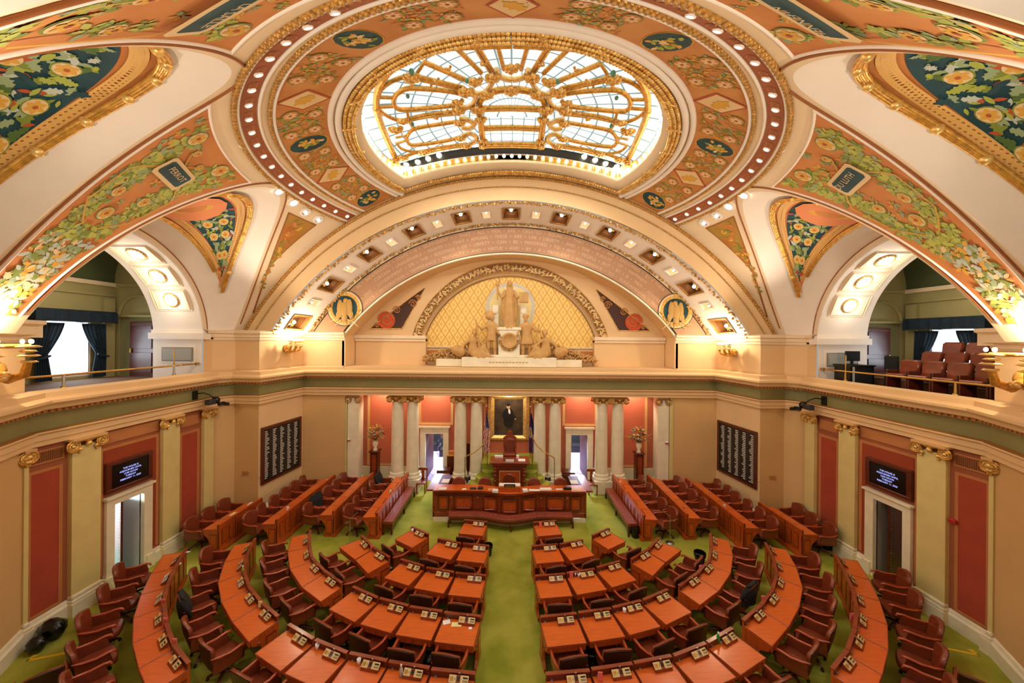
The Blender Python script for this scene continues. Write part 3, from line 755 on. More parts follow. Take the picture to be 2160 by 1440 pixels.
# gold diaper field
def diaper():
    m=bpy.data.materials.new('gold_diaper_field'); m.use_nodes=True; nt=m.node_tree; b=nt.nodes['Principled BSDF']; b.inputs['Roughness'].default_value=.5
    tc=nt.nodes.new('ShaderNodeTexCoord'); sx=nt.nodes.new('ShaderNodeSeparateXYZ'); nt.links.new(tc.outputs['Object'],sx.inputs[0])
    def M(op,a,bv=None):
        n=nt.nodes.new('ShaderNodeMath'); n.operation=op
        for i,v in enumerate((a,bv)):
            if v is None: continue
            if isinstance(v,(int,float)): n.inputs[i].default_value=v
            else: nt.links.new(v,n.inputs[i])
        return n.outputs[0]
    u=M('DIVIDE',sx.outputs[0],.40); v=M('DIVIDE',sx.outputs[2],.64)
    p=M('ABSOLUTE',M('SUBTRACT',M('FRACT',M('ADD',u,v)),.5)); q=M('ABSOLUTE',M('SUBTRACT',M('FRACT',M('SUBTRACT',u,v)),.5))
    ln=M('GREATER_THAN',M('MAXIMUM',p,q),.43); cen=M('LESS_THAN',M('ADD',p,q),.2)
    f=M('MAXIMUM',M('MULTIPLY',ln,.8),M('MULTIPLY',cen,.55))
    mx=nt.nodes.new('ShaderNodeMix'); mx.data_type='RGBA'; mx.inputs[6].default_value=col('ffd97a'); mx.inputs[7].default_value=col('dca048'); nt.links.new(f,mx.inputs[0]); nt.links.new(mx.outputs[2],b.inputs['Base Color']); return m
diam=diaper()
mb=MB(); YF=YL+.35
A=arc(YF,187,59,80); mb.add(A+[(A[-1][0],YF,5.6),(A[0][0],YF,5.6)],[tuple(range(len(A)+2))],diam)
mb.box((0,YF-.03,6.05),(8.9,.06,.9),buff); mb.box((0,YF-.06,6.56),(8.9,.12,.07),cream)
for sd in(-1,1): mb.box((sd*3.95,YF-.065,6.12),(.95,.02,.55),orangem)
# halo with rays
def H(x,z,o): return (x,YF-.01-o,z)
hp=[(0,0)]
hz=8.55
halo=[]
for k in range(48):
    a=2*PI*k/48; halo.append((1.2*math.sin(a),1.2*math.cos(a)*(1 if math.cos(a)>0 else 1.25)))
top=EZ-59*YF/F+187*YF/F
def clip(p,s): 
    x,z=p[0]*s,hz+p[1]*s; return x,min(z,EZ-59*YF/F+math.sqrt((187*YF/F)**2-x*x)-.02)
mb.add([H(*clip(p,1),.01) for p in halo],[tuple(range(48))],mat('silvery_halo','d9d6c8',.6,noise=.2,scale=30)); mb.add([H(*clip(p,.87),.016) for p in halo],[tuple(range(48))],mat('pale_gold_halo','f7e49a',.5))
for k in range(26):
    a=2*PI*k/26; L=1.0 if k%2 else .7
    x1,z1=clip((L*math.sin(a),L*math.cos(a)),1)
    mb.add([H(.02*math.cos(a),hz+.15,.02),H(x1+.06*math.cos(a),z1,.02),H(x1-.06*math.cos(a),z1-.05*math.sin(a),.02)],[(0,1,2)],white)
mb.build('gilded_lunette_field',kind=ST)
# little scroll spandrels on the lunette wall
for sd in(-1,1):
    mb=MB(); rg=random.Random(8); q=[on_y(*p,YL) for p in((779,693),(848,693),(896,608))]
    P=[((p[0])*-sd,YL-.012,p[2]) for p in q]
    mb.add(P,[(0,1,2)],mat('scroll_dark_ground','4a2c22',.7))
    mb.tube(P+[P[0]],.03,goldl,5)
    cx,cz=P[1][0]+sd*.75,P[1][2]+.45
    mb.add([(cx+.42*math.cos(2*PI*k/24),YL-.02,cz-.05+.42*math.sin(2*PI*k/24)) for k in range(24)],[tuple(range(24))],mat('vermilion_disc','d4552c',.7))
    for (x,z,r) in((cx,cz,.42),(P[2][0]+sd*.55,P[2][2]-.75,.2),(P[2][0]+sd*.3,P[2][2]-.45,.13),(P[0][0]-sd*.38,P[0][2]+.17,.13),(P[1][0]+sd*.25,cz+.45,.2)):
        mb.tube([(x+r*(1-k/26)*math.cos(k*.5)*sd,YL-.04,z+r*(1-k/26)*math.sin(k*.5)) for k in range(26)],.028,mat('scroll_ochre','c98b52',.6),5)
    mb.build('painted_scroll_spandrel',kind=ST)
mb=MB()
# piers below the lunette, either side of the statue bay
xa=-(PX-725)*YB/F; 
for sd in(-1,1):
    x0,x1=sd*7.42,sd*4.05
    mb.box(((x0+x1)/2,YL+.05,6.35),(abs(x0-x1),.34,1.5),buff); mb.box(((x0+x1)/2,YL+.0,7.03),(abs(x0-x1)+.02,.5,.16),cream); mb.box(((x0+x1)/2,YL+.0,6.88),(abs(x0-x1),.4,.1),cream)
    mb.box((sd*7.5,(YB+YL)/2,6.35),(.1,YL-YB,1.5),buff)
mb.box((0,17.7,8),(16,.1,10),buff)
mb.build('wall_back',kind=ST)
# ------------------------------------------------------------------ plan polylines of walls (left half), from rear pier to the colonnade
PLw=[(-9.7,5.85),(-10.95,8.03),(-11,8.05),(-11,13.14),(-10.6,13.72),(-9.63,13.66),(-9.3,YB),(-7.4,YB)]
def wallrun(mb,pts,z0,z1,m,off=0):
    n=len(pts)
    P=offset(pts,off) if off else pts
    mb.loft([[(p[0],p[1],z0) for p in P],[(p[0],p[1],z1) for p in P]],m,smooth=False)
def offset(pts,d):
    out=[]
    for i,p in enumerate(pts):
        ns=[]
        for a,b in((i-1,i),(i,i+1)):
            if a<0 or b>=len(pts): continue
            dx,dy=pts[b][0]-pts[a][0],pts[b][1]-pts[a][1]; l=math.hypot(dx,dy)
            if l<.08: continue
            ns.append((dy/l,-dx/l))
        nx=sum(q[0] for q in ns)/len(ns); ny=sum(q[1] for q in ns)/len(ns); l2=nx*nx+ny*ny
        out.append((p[0]+nx/l2*d,p[1]+ny/l2*d))
    return out
def prof(mb,pts,pf,m):
    """sweep profile [(out,z)...] along pts"""
    mb.loft([[(p[0],p[1],z) for p in offset(pts,o)] for o,z in pf],m,smooth=False)
full=PLw+[(7.4,YB)]  # entablature runs across the colonnade
for sd in(1,-1):
    side='left' if sd==1 else 'right'
    mb=MB()
    # lower wall pieces (door opening at Y 9.84-10.63)
    wallrun(mb,PLw[:3],0,4.5,tan)
    wallrun(mb,[(-11,8.05),(-11,9.84)],0,4.5,maroon); wallrun(mb,[(-11,9.84),(-11,10.63)],2.33,4.5,maroon); wallrun(mb,[(-11,10.63),(-11,13.14)],0,4.5,maroon)
    wallrun(mb,PLw[3:5],0,4.5,tan); wallrun(mb,PLw[4:6],0,4.5,tan); wallrun(mb,PLw[5:7],0,4.5,buff); wallrun(mb,PLw[6:],0,4.5,tan)
    # upper walls: rear pier, front pier and board bay
    wallrun(mb,PLw[:3],5.3,7.3,buff); wallrun(mb,[(-11,12.76),(-11,13.14)]+PLw[4:],5.3,7.25,buff)
    # pier returns
    mb.box((-11.4,7.4,6.4),(.9,1.2,1.9),cream)
    mb.box((-9.62,13.75,1.6),(.05,.2,.02),tan)
    # arch wall between C1 and opening, springing upward
    bay=LB[0]
    mb.loft([[C1(i/64,0) for i in range(65)],[C1(i/64,0,3.0) for i in range(65)]],cream)
    mb.tube([C1(i/64,0,3.22) for i in range(65)],.02,brownl,5); mb.tube([C1(i/64,0,3.02) for i in range(65)],.03,white,6)
    mb.loft([[C1(i/64,0,3.0) for i in range(65)],[C1(i/64,0,3.0,-11.25) for i in range(65)],[C1(i/64,0,3.0,-12.75) for i in range(65)]],white)
    mb.loft([[C1(i/64,0,3.0,-12.75) for i in range(65)],[C1(i/64,0,4.2,-12.75) for i in range(65)]],white)
    for yy in(6.7,12.7): mb.add([(-11,yy,5.5),(-12.75,yy,5.5),(-12.75,yy,7.1),(-11,yy,7.1)],[(0,1,2,3)],white); 
    mb.box((-11.87,12.78,7.0),(1.95,.34,.22),white); mb.box((-11.87,12.80,7.16),(1.85,.26,.12),white)
    mb.box((-11.05,12.95,7.0),(.2,.5,.22),cream)
    # grille panel on the far jamb
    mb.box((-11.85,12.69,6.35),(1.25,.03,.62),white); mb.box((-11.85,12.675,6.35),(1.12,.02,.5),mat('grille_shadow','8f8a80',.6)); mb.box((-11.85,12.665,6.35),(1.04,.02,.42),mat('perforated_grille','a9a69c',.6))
    if sd==-1: mb.mirror()
    mb.build('wall_'+side,kind=ST)
    # entablature: architrave, frieze, cornice, parapet
    mb=MB(); P=PLw
    prof(mb,P,[(.02,4.42),(.10,4.42),(.10,4.55),(.14,4.55),(.14,4.68),(.2,4.72),(.2,4.76)],buff)
    prof(mb,P,[(.02,4.74),(.2,4.75),(.06,4.78)],mat('gilded_fillet','b07a3a',.5,.3))
    if sd==-1: mb.mirror()
    mb.build('trim_6',kind=ST)
    mb=MB(); prof(mb,P,[(.05,4.76),(.05,5.2)],sage)
    if sd==-1: mb.mirror()
    mb.build('trim_7',kind=ST)
    mb=MB(); prof(mb,P,[(.04,5.16),(.12,5.2),(.14,5.26),(.3,5.28),(.34,5.36),(.42,5.44),(.42,5.5),(.36,5.52),(.3,5.56),(.3,5.68),(.04,5.72)],buff)
    # dentils
    pl=0
    for a,b in((0,1),(2,3),(3,4),(4,5),(5,6),(6,7)):
        q=offset(P,.2); L=math.dist(q[a],q[b]); k=int(L/.13)
        for i in range(k):
            t=(i+.5)/k; mb.box((q[a][0]+(q[b][0]-q[a][0])*t,q[a][1]+(q[b][1]-q[a][1])*t,5.235),(.06,.06,.06),ochre,rz=math.atan2(q[b][1]-q[a][1],q[b][0]-q[a][0]))
    if sd==-1: mb.mirror()
    mb.build('trim_8',kind=ST)
    # impost band
    mb=MB(); 
    prof(mb,[(-11,12.76),(-11,13.14)]+PLw[4:],[(.02,6.84),(.05,6.88),(.05,6.95),(.1,6.97),(.1,7.08),(.16,7.12),(.16,7.2),(0,7.25)],cream)
    prof(mb,[(-9.7,5.85),(-10.95,8.03),(-11.4,8.06)],[(.02,6.84),(.06,6.9),(.06,6.98),(.18,7.02),(.18,7.2),(.26,7.26),(.26,7.34),(-.6,7.36)],cream)
    mb.box((-11.2,7.97,7.1),(.8,.5,.3),cream)
    if sd==-1: mb.mirror()
    mb.build('trim_9',kind=ST)
    # skirting
    mb=MB(); 
    for seg in([PLw[0],PLw[1],PLw[2],(-11,9.62)],[(-11,10.9)]+PLw[3:]): prof(mb,seg,[(.10,0),(.10,.3),(.06,.34),(.04,.4),(.0,.42)],stone)
    if sd==-1: mb.mirror()
    mb.build('baseboard_'+side,kind=ST)
    # gallery beyond the arch
    mb=MB(); X2=-14.7; Y2=13.2; Y1=5.0
    mb.add([(-11,Y1,5.5),(X2,Y1,5.5),(X2,Y2,5.5),(-11,Y2,5.5)],[(0,1,2,3)],mat('gallery_floor','6b4a30',.8))
    for a,b,c_,d_ in((Y1,11.15,5.5,8.9),(11.15,12.45,7.45,8.9),(12.45,Y2,5.5,8.9),(11.15,12.45,5.5,5.6)):
        mb.add([(X2,a,c_),(X2,b,c_),(X2,b,d_),(X2,a,d_)],[(0,1,2,3)],oliveg)
    mb.add([(X2,Y2,5.5),(-12.6,Y2,5.5),(-12.6,Y2,11),(X2,Y2,11)],[(0,1,2,3)],oliveg)
    mb.add([(X2,Y1,5.5),(-12.7,Y1,5.5),(-12.7,Y1,11),(X2,Y1,11)],[(0,1,2,3)],oliveg)
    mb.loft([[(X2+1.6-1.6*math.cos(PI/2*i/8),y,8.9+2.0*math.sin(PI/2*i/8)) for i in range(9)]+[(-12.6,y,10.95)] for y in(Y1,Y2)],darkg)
    mb.box((X2+.08,(Y1+Y2)/2,8.85),(.16,Y2-Y1,.14),cream); mb.box((X2+.05,(Y1+Y2)/2,8.45),(.1,Y2-Y1,.06),oliveg); mb.box(((X2-12.6)/2,Y2-.05,8.85),(2.1,.1,.1),oliveg)
    mb.box((X2+.06,12.95,6.9),(.12,.35,2.9),oliveg)
    # door recess with arched overdoor
    cxd=-13.75
    mb.loft([[(cxd+.78*math.cos(PI*i/24),Y2-.02,7.75+.78*math.sin(PI*i/24)) for i in range(25)],[(cxd+.72*math.cos(PI*i/24),Y2-.1,7.75+.72*math.sin(PI*i/24)) for i in range(25)],[(cxd+.68*math.cos(PI*i/24),Y2-.02,7.75+.68*math.sin(PI*i/24)) for i in range(25)]],oliveg)
    mb.box((cxd,Y2-.06,7.72),(1.5,.12,.08),oliveg)
    mb.box((cxd,Y2+.0,6.6),(1.44,.02,2.15),mat('door_recess_dark_olive','7b7448',.8))  # flat panel in a darker olive than the gallery wall
    if sd==-1: mb.mirror()
    mb.build('wall_gallery_'+side,kind=ST)
    mb=MB(); mb.box((cxd+.2,Y2-.06,6.5),(.95,.05,2.0),woodd); 
    for z in(6.0,6.95): mb.box((cxd+.2,Y2-.095,z),(.7,.03,.75 if z<6.5 else .85),woodd,bev=.012)
    mb.box((cxd-.2,Y2-.12,6.45),(.04,.05,.16),brass)
    if sd==-1: mb.mirror()
    mb.build('door_'+('1' if sd==1 else '2'),kind=ST)
    # window and curtains
    mb=MB(); mb.add([(X2-.12,11.15,5.6),(X2-.12,12.45,5.6),(X2-.12,12.45,7.45),(X2-.12,11.15,7.45)],[(0,1,2,3)],winm)
    for y in(11.17,12.43): mb.box((X2-.06,y,6.5),(.08,.05,1.9),white)
    mb.box((X2-.06,11.8,5.62),(.1,1.3,.06),white)
    if sd==-1: mb.mirror()
    mb.build('window_'+('1' if sd==1 else '2'),kind=ST)
    cr=thing('window_curtain',f"dark navy velvet curtains with a deep pelmet, tied back at the {side} gallery window",'curtain',(sd*(X2+.2),11.8,5.5))
    zt=7.4
    for q in(-1,1):
        mb=MB(); rows=[]
        for k in range(25):
            t=k/24; z=zt-1.85*t
            # drawn-in edge
            if t<.55: w=.72-.42*(t/.55)**1.4
            else: w=.30+.12*((t-.55)/.45)
            row=[]
            for i in range(31):
                s=i/30; y=q*(.95-w*(1-s)) if False else q*(.95-w*s)
                row.append((.05*math.sin(s*38)*(1-.4*abs(t-.55)),y,z-5.5))
            rows.append(row)
        mb.loft(rows,navy); mb.tube([(.08,q*.98,.75),(.1,q*.82,.78),(.08,q*.64,.85)],.035,navy,6)
        if sd==-1: mb.mirror()
        o=mb.build('curtain_panel'); o.parent=cr
    mb=MB(); mb.box((.1,0,2.15),(.26,2.25,.38),navy,bev=.03); mb.loft([[(.24+.02*math.sin(i*1.1),-1.12+i*.056,2.32) for i in range(41)],[(.25+.03*math.sin(i*1.1),-1.12+i*.056,1.95-.03*math.cos(i*.31)) for i in range(41)]],navy)
    if sd==-1: mb.mirror()
    o=mb.build('pelmet'); o.parent=cr
    # parapet rail
    rail=thing('brass_railing',f"brass handrail on posts along the {side} gallery parapet",'railing',(sd*-11.1,10,5.7))
    mb=MB(); mb.tube([(0,-2.0,.32),(0,2.55,.32)],.028,brass,8); mb.tube([(-.0,2.55,.32),(-.0,2.68,.32)],[.05,.05],brass,8); mb.build('handrail').parent=rail
    for y in(-1.15,1.75):
        mb=MB(); mb.tube([(0,y,0),(0,y,.32)],[.035,.028],brass if sd==-1 else steel,8); mb.lathe([(.06,0),(.06,.03),(.03,.05)],(0,y,0),brass,10); mb.build('post').parent=rail
    mb=MB(); mb.tube([(0,1.75,.3),(0,1.75,.85)],.02,brass,6); mb.build('post_extension').parent=rail
    # arch lamps on the far soffit
    for k,a in enumerate((.84,.76,.68)):
        t=1-a; ang=PI*t; ang={0:.42,1:.72,2:1.02}[k]
        y=9.7+3.0*math.cos(ang); z=EZ+3.0*math.sin(ang); nrm=Vector((0,-math.cos(ang),-math.sin(ang)))
        c=Vector((-11.85,y,z)); Mx=Matrix.Translation(c)@nrm.to_track_quat('Z','X').to_matrix().to_4x4()
        def seg(mb,hw,hh,o0,o1,m):
            mb.loft([[Mx@Vector((x*hw,y_*hh,o0)) for x,y_ in((-1,-1),(1,-1),(1,1),(-1,1))],[Mx@Vector((x*hw*.95,y_*hh*.95,o1)) for x,y_ in((-1,-1),(1,-1),(1,1),(-1,1))],[Mx@Vector((x*hw*.9,y_*hh*.9,o0)) for x,y_ in((-1,-1),(1,-1),(1,1),(-1,1))]],m,True,False)
        mb=MB(); seg(mb,.42,.66,.0,.04,cream); seg(mb,.36,.58,.0,.04,cream); 
        lamp=thing('arch_lamp',f"gilt-rimmed globe lamp on the {side} gallery arch, {('lowest','middle','highest')[k]} of three",'lamp',(0,0,0),group=None)
        nb=MB(); nb.lathe([(.19,0),(.2,.04),(.24,.05),(.25,.02),(.24,0)],(0,0,0),goldl,24); 
        for j in range(16): nb.ball((.225*math.cos(j*PI/8),.225*math.sin(j*PI/8),.05),.022,gold,3)
        nb.xform(Mx)
        gb=MB(); gb.lathe([(0,.13),(.08,.12),(.14,.08),(.17,.02),(.18,0)],(0,0,0),bulb,16); gb.xform(Mx)
        if sd==-1: mb.mirror(); nb.mirror(); gb.mirror()
        mb.build('panel_moulding',kind=ST); lamp.location=(c.x*sd if sd==1 else -c.x,c.y,c.z); 
        IM=Matrix.Translation(-Vector(lamp.location)); nb.xform(IM); gb.xform(IM)
        nb.build('rim').parent=lamp; gb.build('globe').parent=lamp
for sd in(1,-1):   # lower wall and entablature carried on past the rear piers
    Pn=[(-4.4,1.25),(-7.4,3.45),(-9.72,5.87)]; side='left' if sd==1 else 'right'
    mb=MB(); wallrun(mb,Pn,0,4.5,tan); prof(mb,Pn,[(.02,4.42),(.14,4.5),(.14,4.68),(.2,4.72),(.2,4.76)],buff); prof(mb,Pn,[(.05,4.76),(.05,5.2)],sage)
    prof(mb,Pn,[(.04,5.16),(.14,5.26),(.3,5.28),(.34,5.36),(.42,5.44),(.42,5.5),(.3,5.56),(.3,5.68),(-.9,5.72)],buff); prof(mb,Pn,[(.10,0),(.10,.3),(.04,.4),(0,.42)],stone)
    if sd==-1: mb.mirror()
    mb.build('wall_near_'+side,kind=ST)
# horizontal entablature across the colonnade
mb=MB()
Pc=[(-7.4,YB),(7.4,YB)]
prof(mb,Pc,[(-.5,4.42),(.10,4.42),(.10,4.55),(.14,4.55),(.14,4.68),(.2,4.72),(.2,4.76)],buff); prof(mb,Pc,[(.02,4.74),(.2,4.75),(.06,4.78)],MATS['gilded_fillet']); mb.build('trim_10',kind=ST)
mb=MB(); prof(mb,Pc,[(.05,4.76),(.05,5.2)],sage); mb.build('trim_11',kind=ST)
mb=MB(); prof(mb,Pc,[(.04,5.16),(.12,5.2),(.14,5.26),(.3,5.28),(.34,5.36),(.42,5.44),(.42,5.5),(.36,5.52),(.3,5.56),(.3,5.68),(-1.3,5.70)],buff)
q=offset(Pc,.2)
for i in range(114): mb.box((-7.35+i*.13,q[0][1],5.235),(.06,.06,.06),ochre)
mb.build('trim_12',kind=ST)
# ------------------------------------------------------------------ painted side-wall panels
def rect_frame(mb,y0,y1,z0,z1,w,m,x,inner=None,mi=None):
    for a,b,c_,d_ in((y0,y1,z0,z0+w),(y0,y1,z1-w,z1),(y0,y0+w,z0+w,z1-w),(y1-w,y1,z0+w,z1-w)): mb.box((x,(a+b)/2,(c_+d_)/2),(.02,b-a,d_-c_),m)
    if mi: mb.box((x-.003,(y0+y1)/2,(z0+z1)/2),(.012,y1-y0-2*w,z1-z0-2*w),mi)
pil_y=[(8.03,7.99,8.07),(9.18,8.86,9.49),(11.48,11.2,11.76),(12.9,12.7,13.1)]
for sd in(1,-1):
    side='left' if sd==1 else 'right'; mb=MB(); X=-10.985
    rect_frame(mb,8.10,8.75,.44,3.85,.07,ochre,X,mi=redp)
    rect_frame(mb,8.14,8.78,3.98,4.3,.04,ochre,X,mi=MATS.setdefault('vent_grille',mat('vent_grille','8a5632',.7)))
    for i in range(14):
        for j in range(5): mb.box((X+.012,8.2+i*.04,4.04+j*.05),(.01,.02,.03),brownl)
    for a_,b_,c_,d_ in((9.56,11.14,3.87,3.95),(9.56,9.62,.5,3.87),(11.06,11.14,.5,3.87)): mb.box((X-.004,(a_+b_)/2,(c_+d_)/2),(.02,b_-a_,d_-c_),ochre)
    for a,b in((9.64,9.66),): pass
    mb.box((X-.005,10.35,3.3),(.012,1.42,1.15),mat('rust_panel','9a3c1a',.7)); mb.box((X-.006,9.62,1.6),(.01,.06,2.2),MATS['rust_panel']); mb.box((X-.006,11.0,1.6),(.01,.12,2.2),MATS['rust_panel'])
    rect_frame(mb,9.58,11.14,4.05,4.36,.03,ochre,X,mi=ochre)
    rect_frame(mb,11.84,12.6,.55,3.75,.09,ochre,X,mi=redp); rect_frame(mb,11.86,12.62,3.9,4.3,.04,maroon,X,mi=ochre)
    if sd==-1: mb.mirror()
    mb.build('painted_wall_panels',kind=ST)
    # pilasters
    for k,(yc,ya_,yb_) in enumerate(pil_y):
        pos=('narrow one at the picture edge','between tall red panel and doorway','between doorway and short red panel','narrow one by the camera bracket')[k]
        t=thing('pilaster',f"pale yellow pilaster on the {side} wall, {pos}",'pilaster',(-11*sd,yc,0)); w=yb_-ya_
        mb=MB(); mb.box((.05*sd,0,2.35),(.12,w,3.7),yellow); mb.build('shaft').parent=t
        mb=MB(); mb.box((.1*sd,0,.16),(.24,w+.12,.32),stone); mb.box((.09*sd,0,.36),(.2,w+.08,.08),stone,bev=.03); mb.box((.08*sd,0,.45),(.16,w+.03,.1),stone,bev=.03); mb.build('base').parent=t
        mb=MB(); mb.box((.1*sd,0,4.39),(.24,w+.12,.06),tan)
        for q in(-1,1):
            cy,cz=q*(w/2+.0),4.22
            for rr in(.13,.08): mb.tube([(.14*sd,cy+rr*math.cos(a*.5),cz+rr*math.sin(a*.5)) for a in range(14)],.028,gold if rr>.1 else goldl,6)
            mb.ball((.14*sd,cy,cz),.05,goldl,4); mb.tube([(.14*sd,cy,cz+.1),(.16*sd,cy*.5,cz+.13),(.16*sd,0,cz+.09)],.035,gold,6)
            mb.ball((.14*sd,q*w*.28,4.13),.05,goldl,4); mb.ball((.14*sd,q*w*.3,4.05),.03,gold,3)
        mb.ball((.15*sd,0,4.24),.07,goldl,4); mb.build('capital').parent=t
# doors in the side walls
for sd in(1,-1):
    side='left' if sd==1 else 'right'; mb=MB()
    for a,b,c_,d_ in((9.64,9.84,0,2.33),(10.63,10.88,0,2.33),(9.64,10.88,2.33,2.56)): mb.box((-10.96,(a+b)/2,(c_+d_)/2),(.14,b-a,d_-c_),stone)
    mb.box((-10.93,10.26,2.55),(.2,1.32,.06),stone); mb.box((-10.93,9.7,.2),(.18,.22,.4),stone); mb.box((-10.93,10.8,.2),(.18,.24,.4),stone)
    # passage behind
    pw=mat('passage_pale_blue_wall','dfe6ea',.7) if sd==1 else mat('passage_grey_wall','9a948a',.7)
    mb.add([(-11,10.63,0),(-13.2,10.63,0),(-13.2,10.63,2.9),(-11,10.63,2.9)],[(0,1,2,3)],pw)
    mb.add([(-11,9.84,0),(-11.6,9.84,0),(-11.6,9.84,2.9),(-11,9.84,2.9)],[(0,1,2,3)],pw)
    mb.add([(-13.2,8.2,0),(-13.2,10.63,0),(-13.2,10.63,2.9),(-13.2,8.2,2.9)],[(0,1,2,3)],pw)
    mb.add([(-11,8.2,2.9),(-13.2,8.2,2.9),(-13.2,10.63,2.9),(-11,10.63,2.9)],[(0,1,2,3)],pw)
    mb.add([(-11.0,8.2,0.003),(-13.2,8.2,.003),(-13.2,10.63,.003),(-11,10.63,.003)],[(0,1,2,3)],mat('teal_passage_carpet','5c9c8e',.9) if sd==1 else carpet)
    if sd==-1: mb.mirror()
    mb.build('door_'+('3' if sd==1 else '4'),kind=ST)
    mb=MB(); mb.box((-11.45,10.37 if sd==1 else 10.5,1.15),(.8,.05,2.25),woodd,rz=(-.45 if sd==1 else -.35))
    for k in range(24): 
        a=(-.45 if sd==1 else -.35); y0=10.37 if sd==1 else 10.5
        for q in(-.33,.33): mb.ball((-11.45+q*math.cos(a)+.03*math.sin(a)*1,y0+q*math.sin(a)-.03*math.cos(a),.15+k*.088),.012,brass,3)
    if sd==-1: mb.mirror()
    mb.build('door_leaf',kind=ST)
    # screens above the doors
    t=thing('message_screen',f"wall screen in a wooden frame with blue adjournment text, above the {side} doorway",'screen',(-10.96*sd,10.25,3.1))
    mb=MB()
    for a,b,c_,d_ in((-.62,.62,.32,.42),(-.62,.62,-.42,-.32),(-.62,-.5,-.32,.32),(.5,.62,-.32,.32)): mb.box((.03*sd,(a+b)/2,(c_+d_)/2),(.1,b-a,d_-c_),woodd,bev=.01)
    mb.build('frame').parent=t
    mb=MB(); mb.box((.03*sd,0,0),(.05,1.0,.64),mat('dark_screen','05060c',.2)); mb.build('display').parent=t
    mb=MB(); tm=mat('blue_white_text',(.35,.42,1,1),.5,emit=1.6)
    for k,l in enumerate(('THE HOUSE IS','ADJOURNED UNTIL','12:00 NOON','TUESDAY','FEBRUARY 11, 2020')):
        put_text(mb,l,.066,lambda x,y:(.062*sd,(x if sd==1 else -x),.13-.078*k+y),tm)
    mb.build('screen_text').parent=t
# voting boards
for sd in(1,-1):
    side='left' if sd==1 else 'right'; t=thing('voting_board',f"large dark board listing names in five white columns on the {side} recess wall",'board',(0,0,0))
    a=Vector((-9.63,13.66,0)); b=Vector((-9.3,YB,0)); d=(b-a).normalized(); nn=Vector((d.y,-d.x,0))
    def P(s,z,o): q=a+d*s+nn*o; return (q.x*sd,q.y,z)
    s0,s1,z0,z1=.08,2.2,1.62,3.5
    # follow the photograph: top and bottom at constant heights
    z0,z1=1.25,3.47
    mb=MB()
    mb.loft([[P(s0,z0,.02),P(s1,z0,.02),P(s1,z1,.02),P(s0,z1,.02)],[P(s0,z0,.08),P(s1,z0,.08),P(s1,z1,.08),P(s0,z1,.08)],[P(s0+.1,z0+.1,.08),P(s1-.1,z0+.1,.08),P(s1-.1,z1-.1,.08),P(s0+.1,z1-.1,.08)]],woodd,True,False); mb.build('frame').parent=t
    mb=MB(); mb.add([P(s0+.08,z0+.08,.05),P(s1-.08,z0+.08,.05),P(s1-.08,z1-.08,.05),P(s0+.08,z1-.08,.05)],[(0,1,2,3)],mat('board_black','1c1711',.5)); mb.build('board_face').parent=t
    mb=MB(); rg=random.Random(31+sd); wm=mat('white_name_strip','dcdcd2',.6)
    for c_ in range(5):
        for r_ in range(27 if c_<4 else 26):
            x0=s0+.16+c_*.385; w=rg.uniform(.1,.22); z=z1-.18-r_*.0705; mb.add([P(x0,z,.056),P(x0+w,z,.056),P(x0+w,z-.032,.056),P(x0,z-.032,.056)],[(0,1,2,3)],wm)
            if rg.random()<.8: mb.add([P(x0+.27,z,.054),P(x0+.32,z,.054),P(x0+.32,z-.02,.054),P(x0+.27,z-.02,.054)],[(0,1,2,3)],mat('unlit_indicator','4c4636',.5))
    mb.build('name_lettering').parent=t
# ------------------------------------------------------------------ colonnade recess
YR=17.45
mb=MB()
def bx(x0,x1,z0,z1,m,y=YR,t=.06): mb.box(((x0+x1)/2,y,(z0+z1)/2),(abs(x1-x0),t,z1-z0),m)
dx=[(-4.08,-3.22),(3.02,3.82)]
for (x0,x1,z0,z1) in((-7.6,-4.08,0,4.9),(-3.22,3.02,0,4.9),(3.82,7.6,0,4.9),(-4.08,-3.22,2.33,4.9),(3.02,3.82,2.33,4.9)): bx(x0,x1,z0,z1,maroon if False else mat('rose_red_wall','bf6c50',.7,noise=.05,scale=1))
panel=mat('coral_panel','d87454',.7,noise=.04,scale=1); tanb=mat('tan_border','efb878',.7)
for (x0,x1,z0,z1,w) in((-6.95,-5.55,.75,4.75,.14),(5.35,6.75,.75,4.75,.14),(-4.45,-2.75,2.75,4.75,.14),(2.6,4.3,2.75,4.75,.14),(-1.25,1.15,.9,4.75,.12)):
    bx(x0,x1,z0,z1,tanb,YR-.035,.02); bx(x0+w,x1-w,z0+w,z1-w,panel,YR-.045,.02)
mb.box((-7.53,16.72,2.2),(.4,1.4,4.4),yellow); mb.box((7.43,16.72,2.2),(.4,1.4,4.4),yellow)
bx(-7.2,-4.3,0,.7,stone,YR-.04); bx(4.1,7.1,0,.7,stone,YR-.04)
mb.box((0,16.8,4.75),(15,1.4,.04),cream)
mb.build('wall_recess',kind=ST)
for n_,(x0,x1) in zip((5,6),dx):
    mb=MB()
    for a,b,c_,d_ in((x0-.26,x0,0,2.33),(x1,x1+.26,0,2.33),(x0-.26,x1+.26,2.33,2.66)): mb.box(((a+b)/2,YR-.08,(c_+d_)/2),(b-a,.14,d_-c_),stone)
    mb.box(((x0+x1)/2,YR-.1,2.66),(x1-x0+.66,.22,.08),stone)
    for a,b in((x0,x0),(x1,x1)): mb.add([(a,YR,0),(a,19.2,0),(a,19.2,2.5),(a,YR,2.5)],[(0,1,2,3)],mat('dark_jamb','5a2c1c',.5))
    mb.build(f'door_{n_}',kind=ST)
mb=MB()
pcar=mat('patterned_purple_carpet','d9d2ec',.9,c2='9a86b8',scale=5); mb.add([(-6,YR,.004),(6,YR,.004),(6,24,.004),(-6,24,.004)],[(0,1,2,3)],pcar)
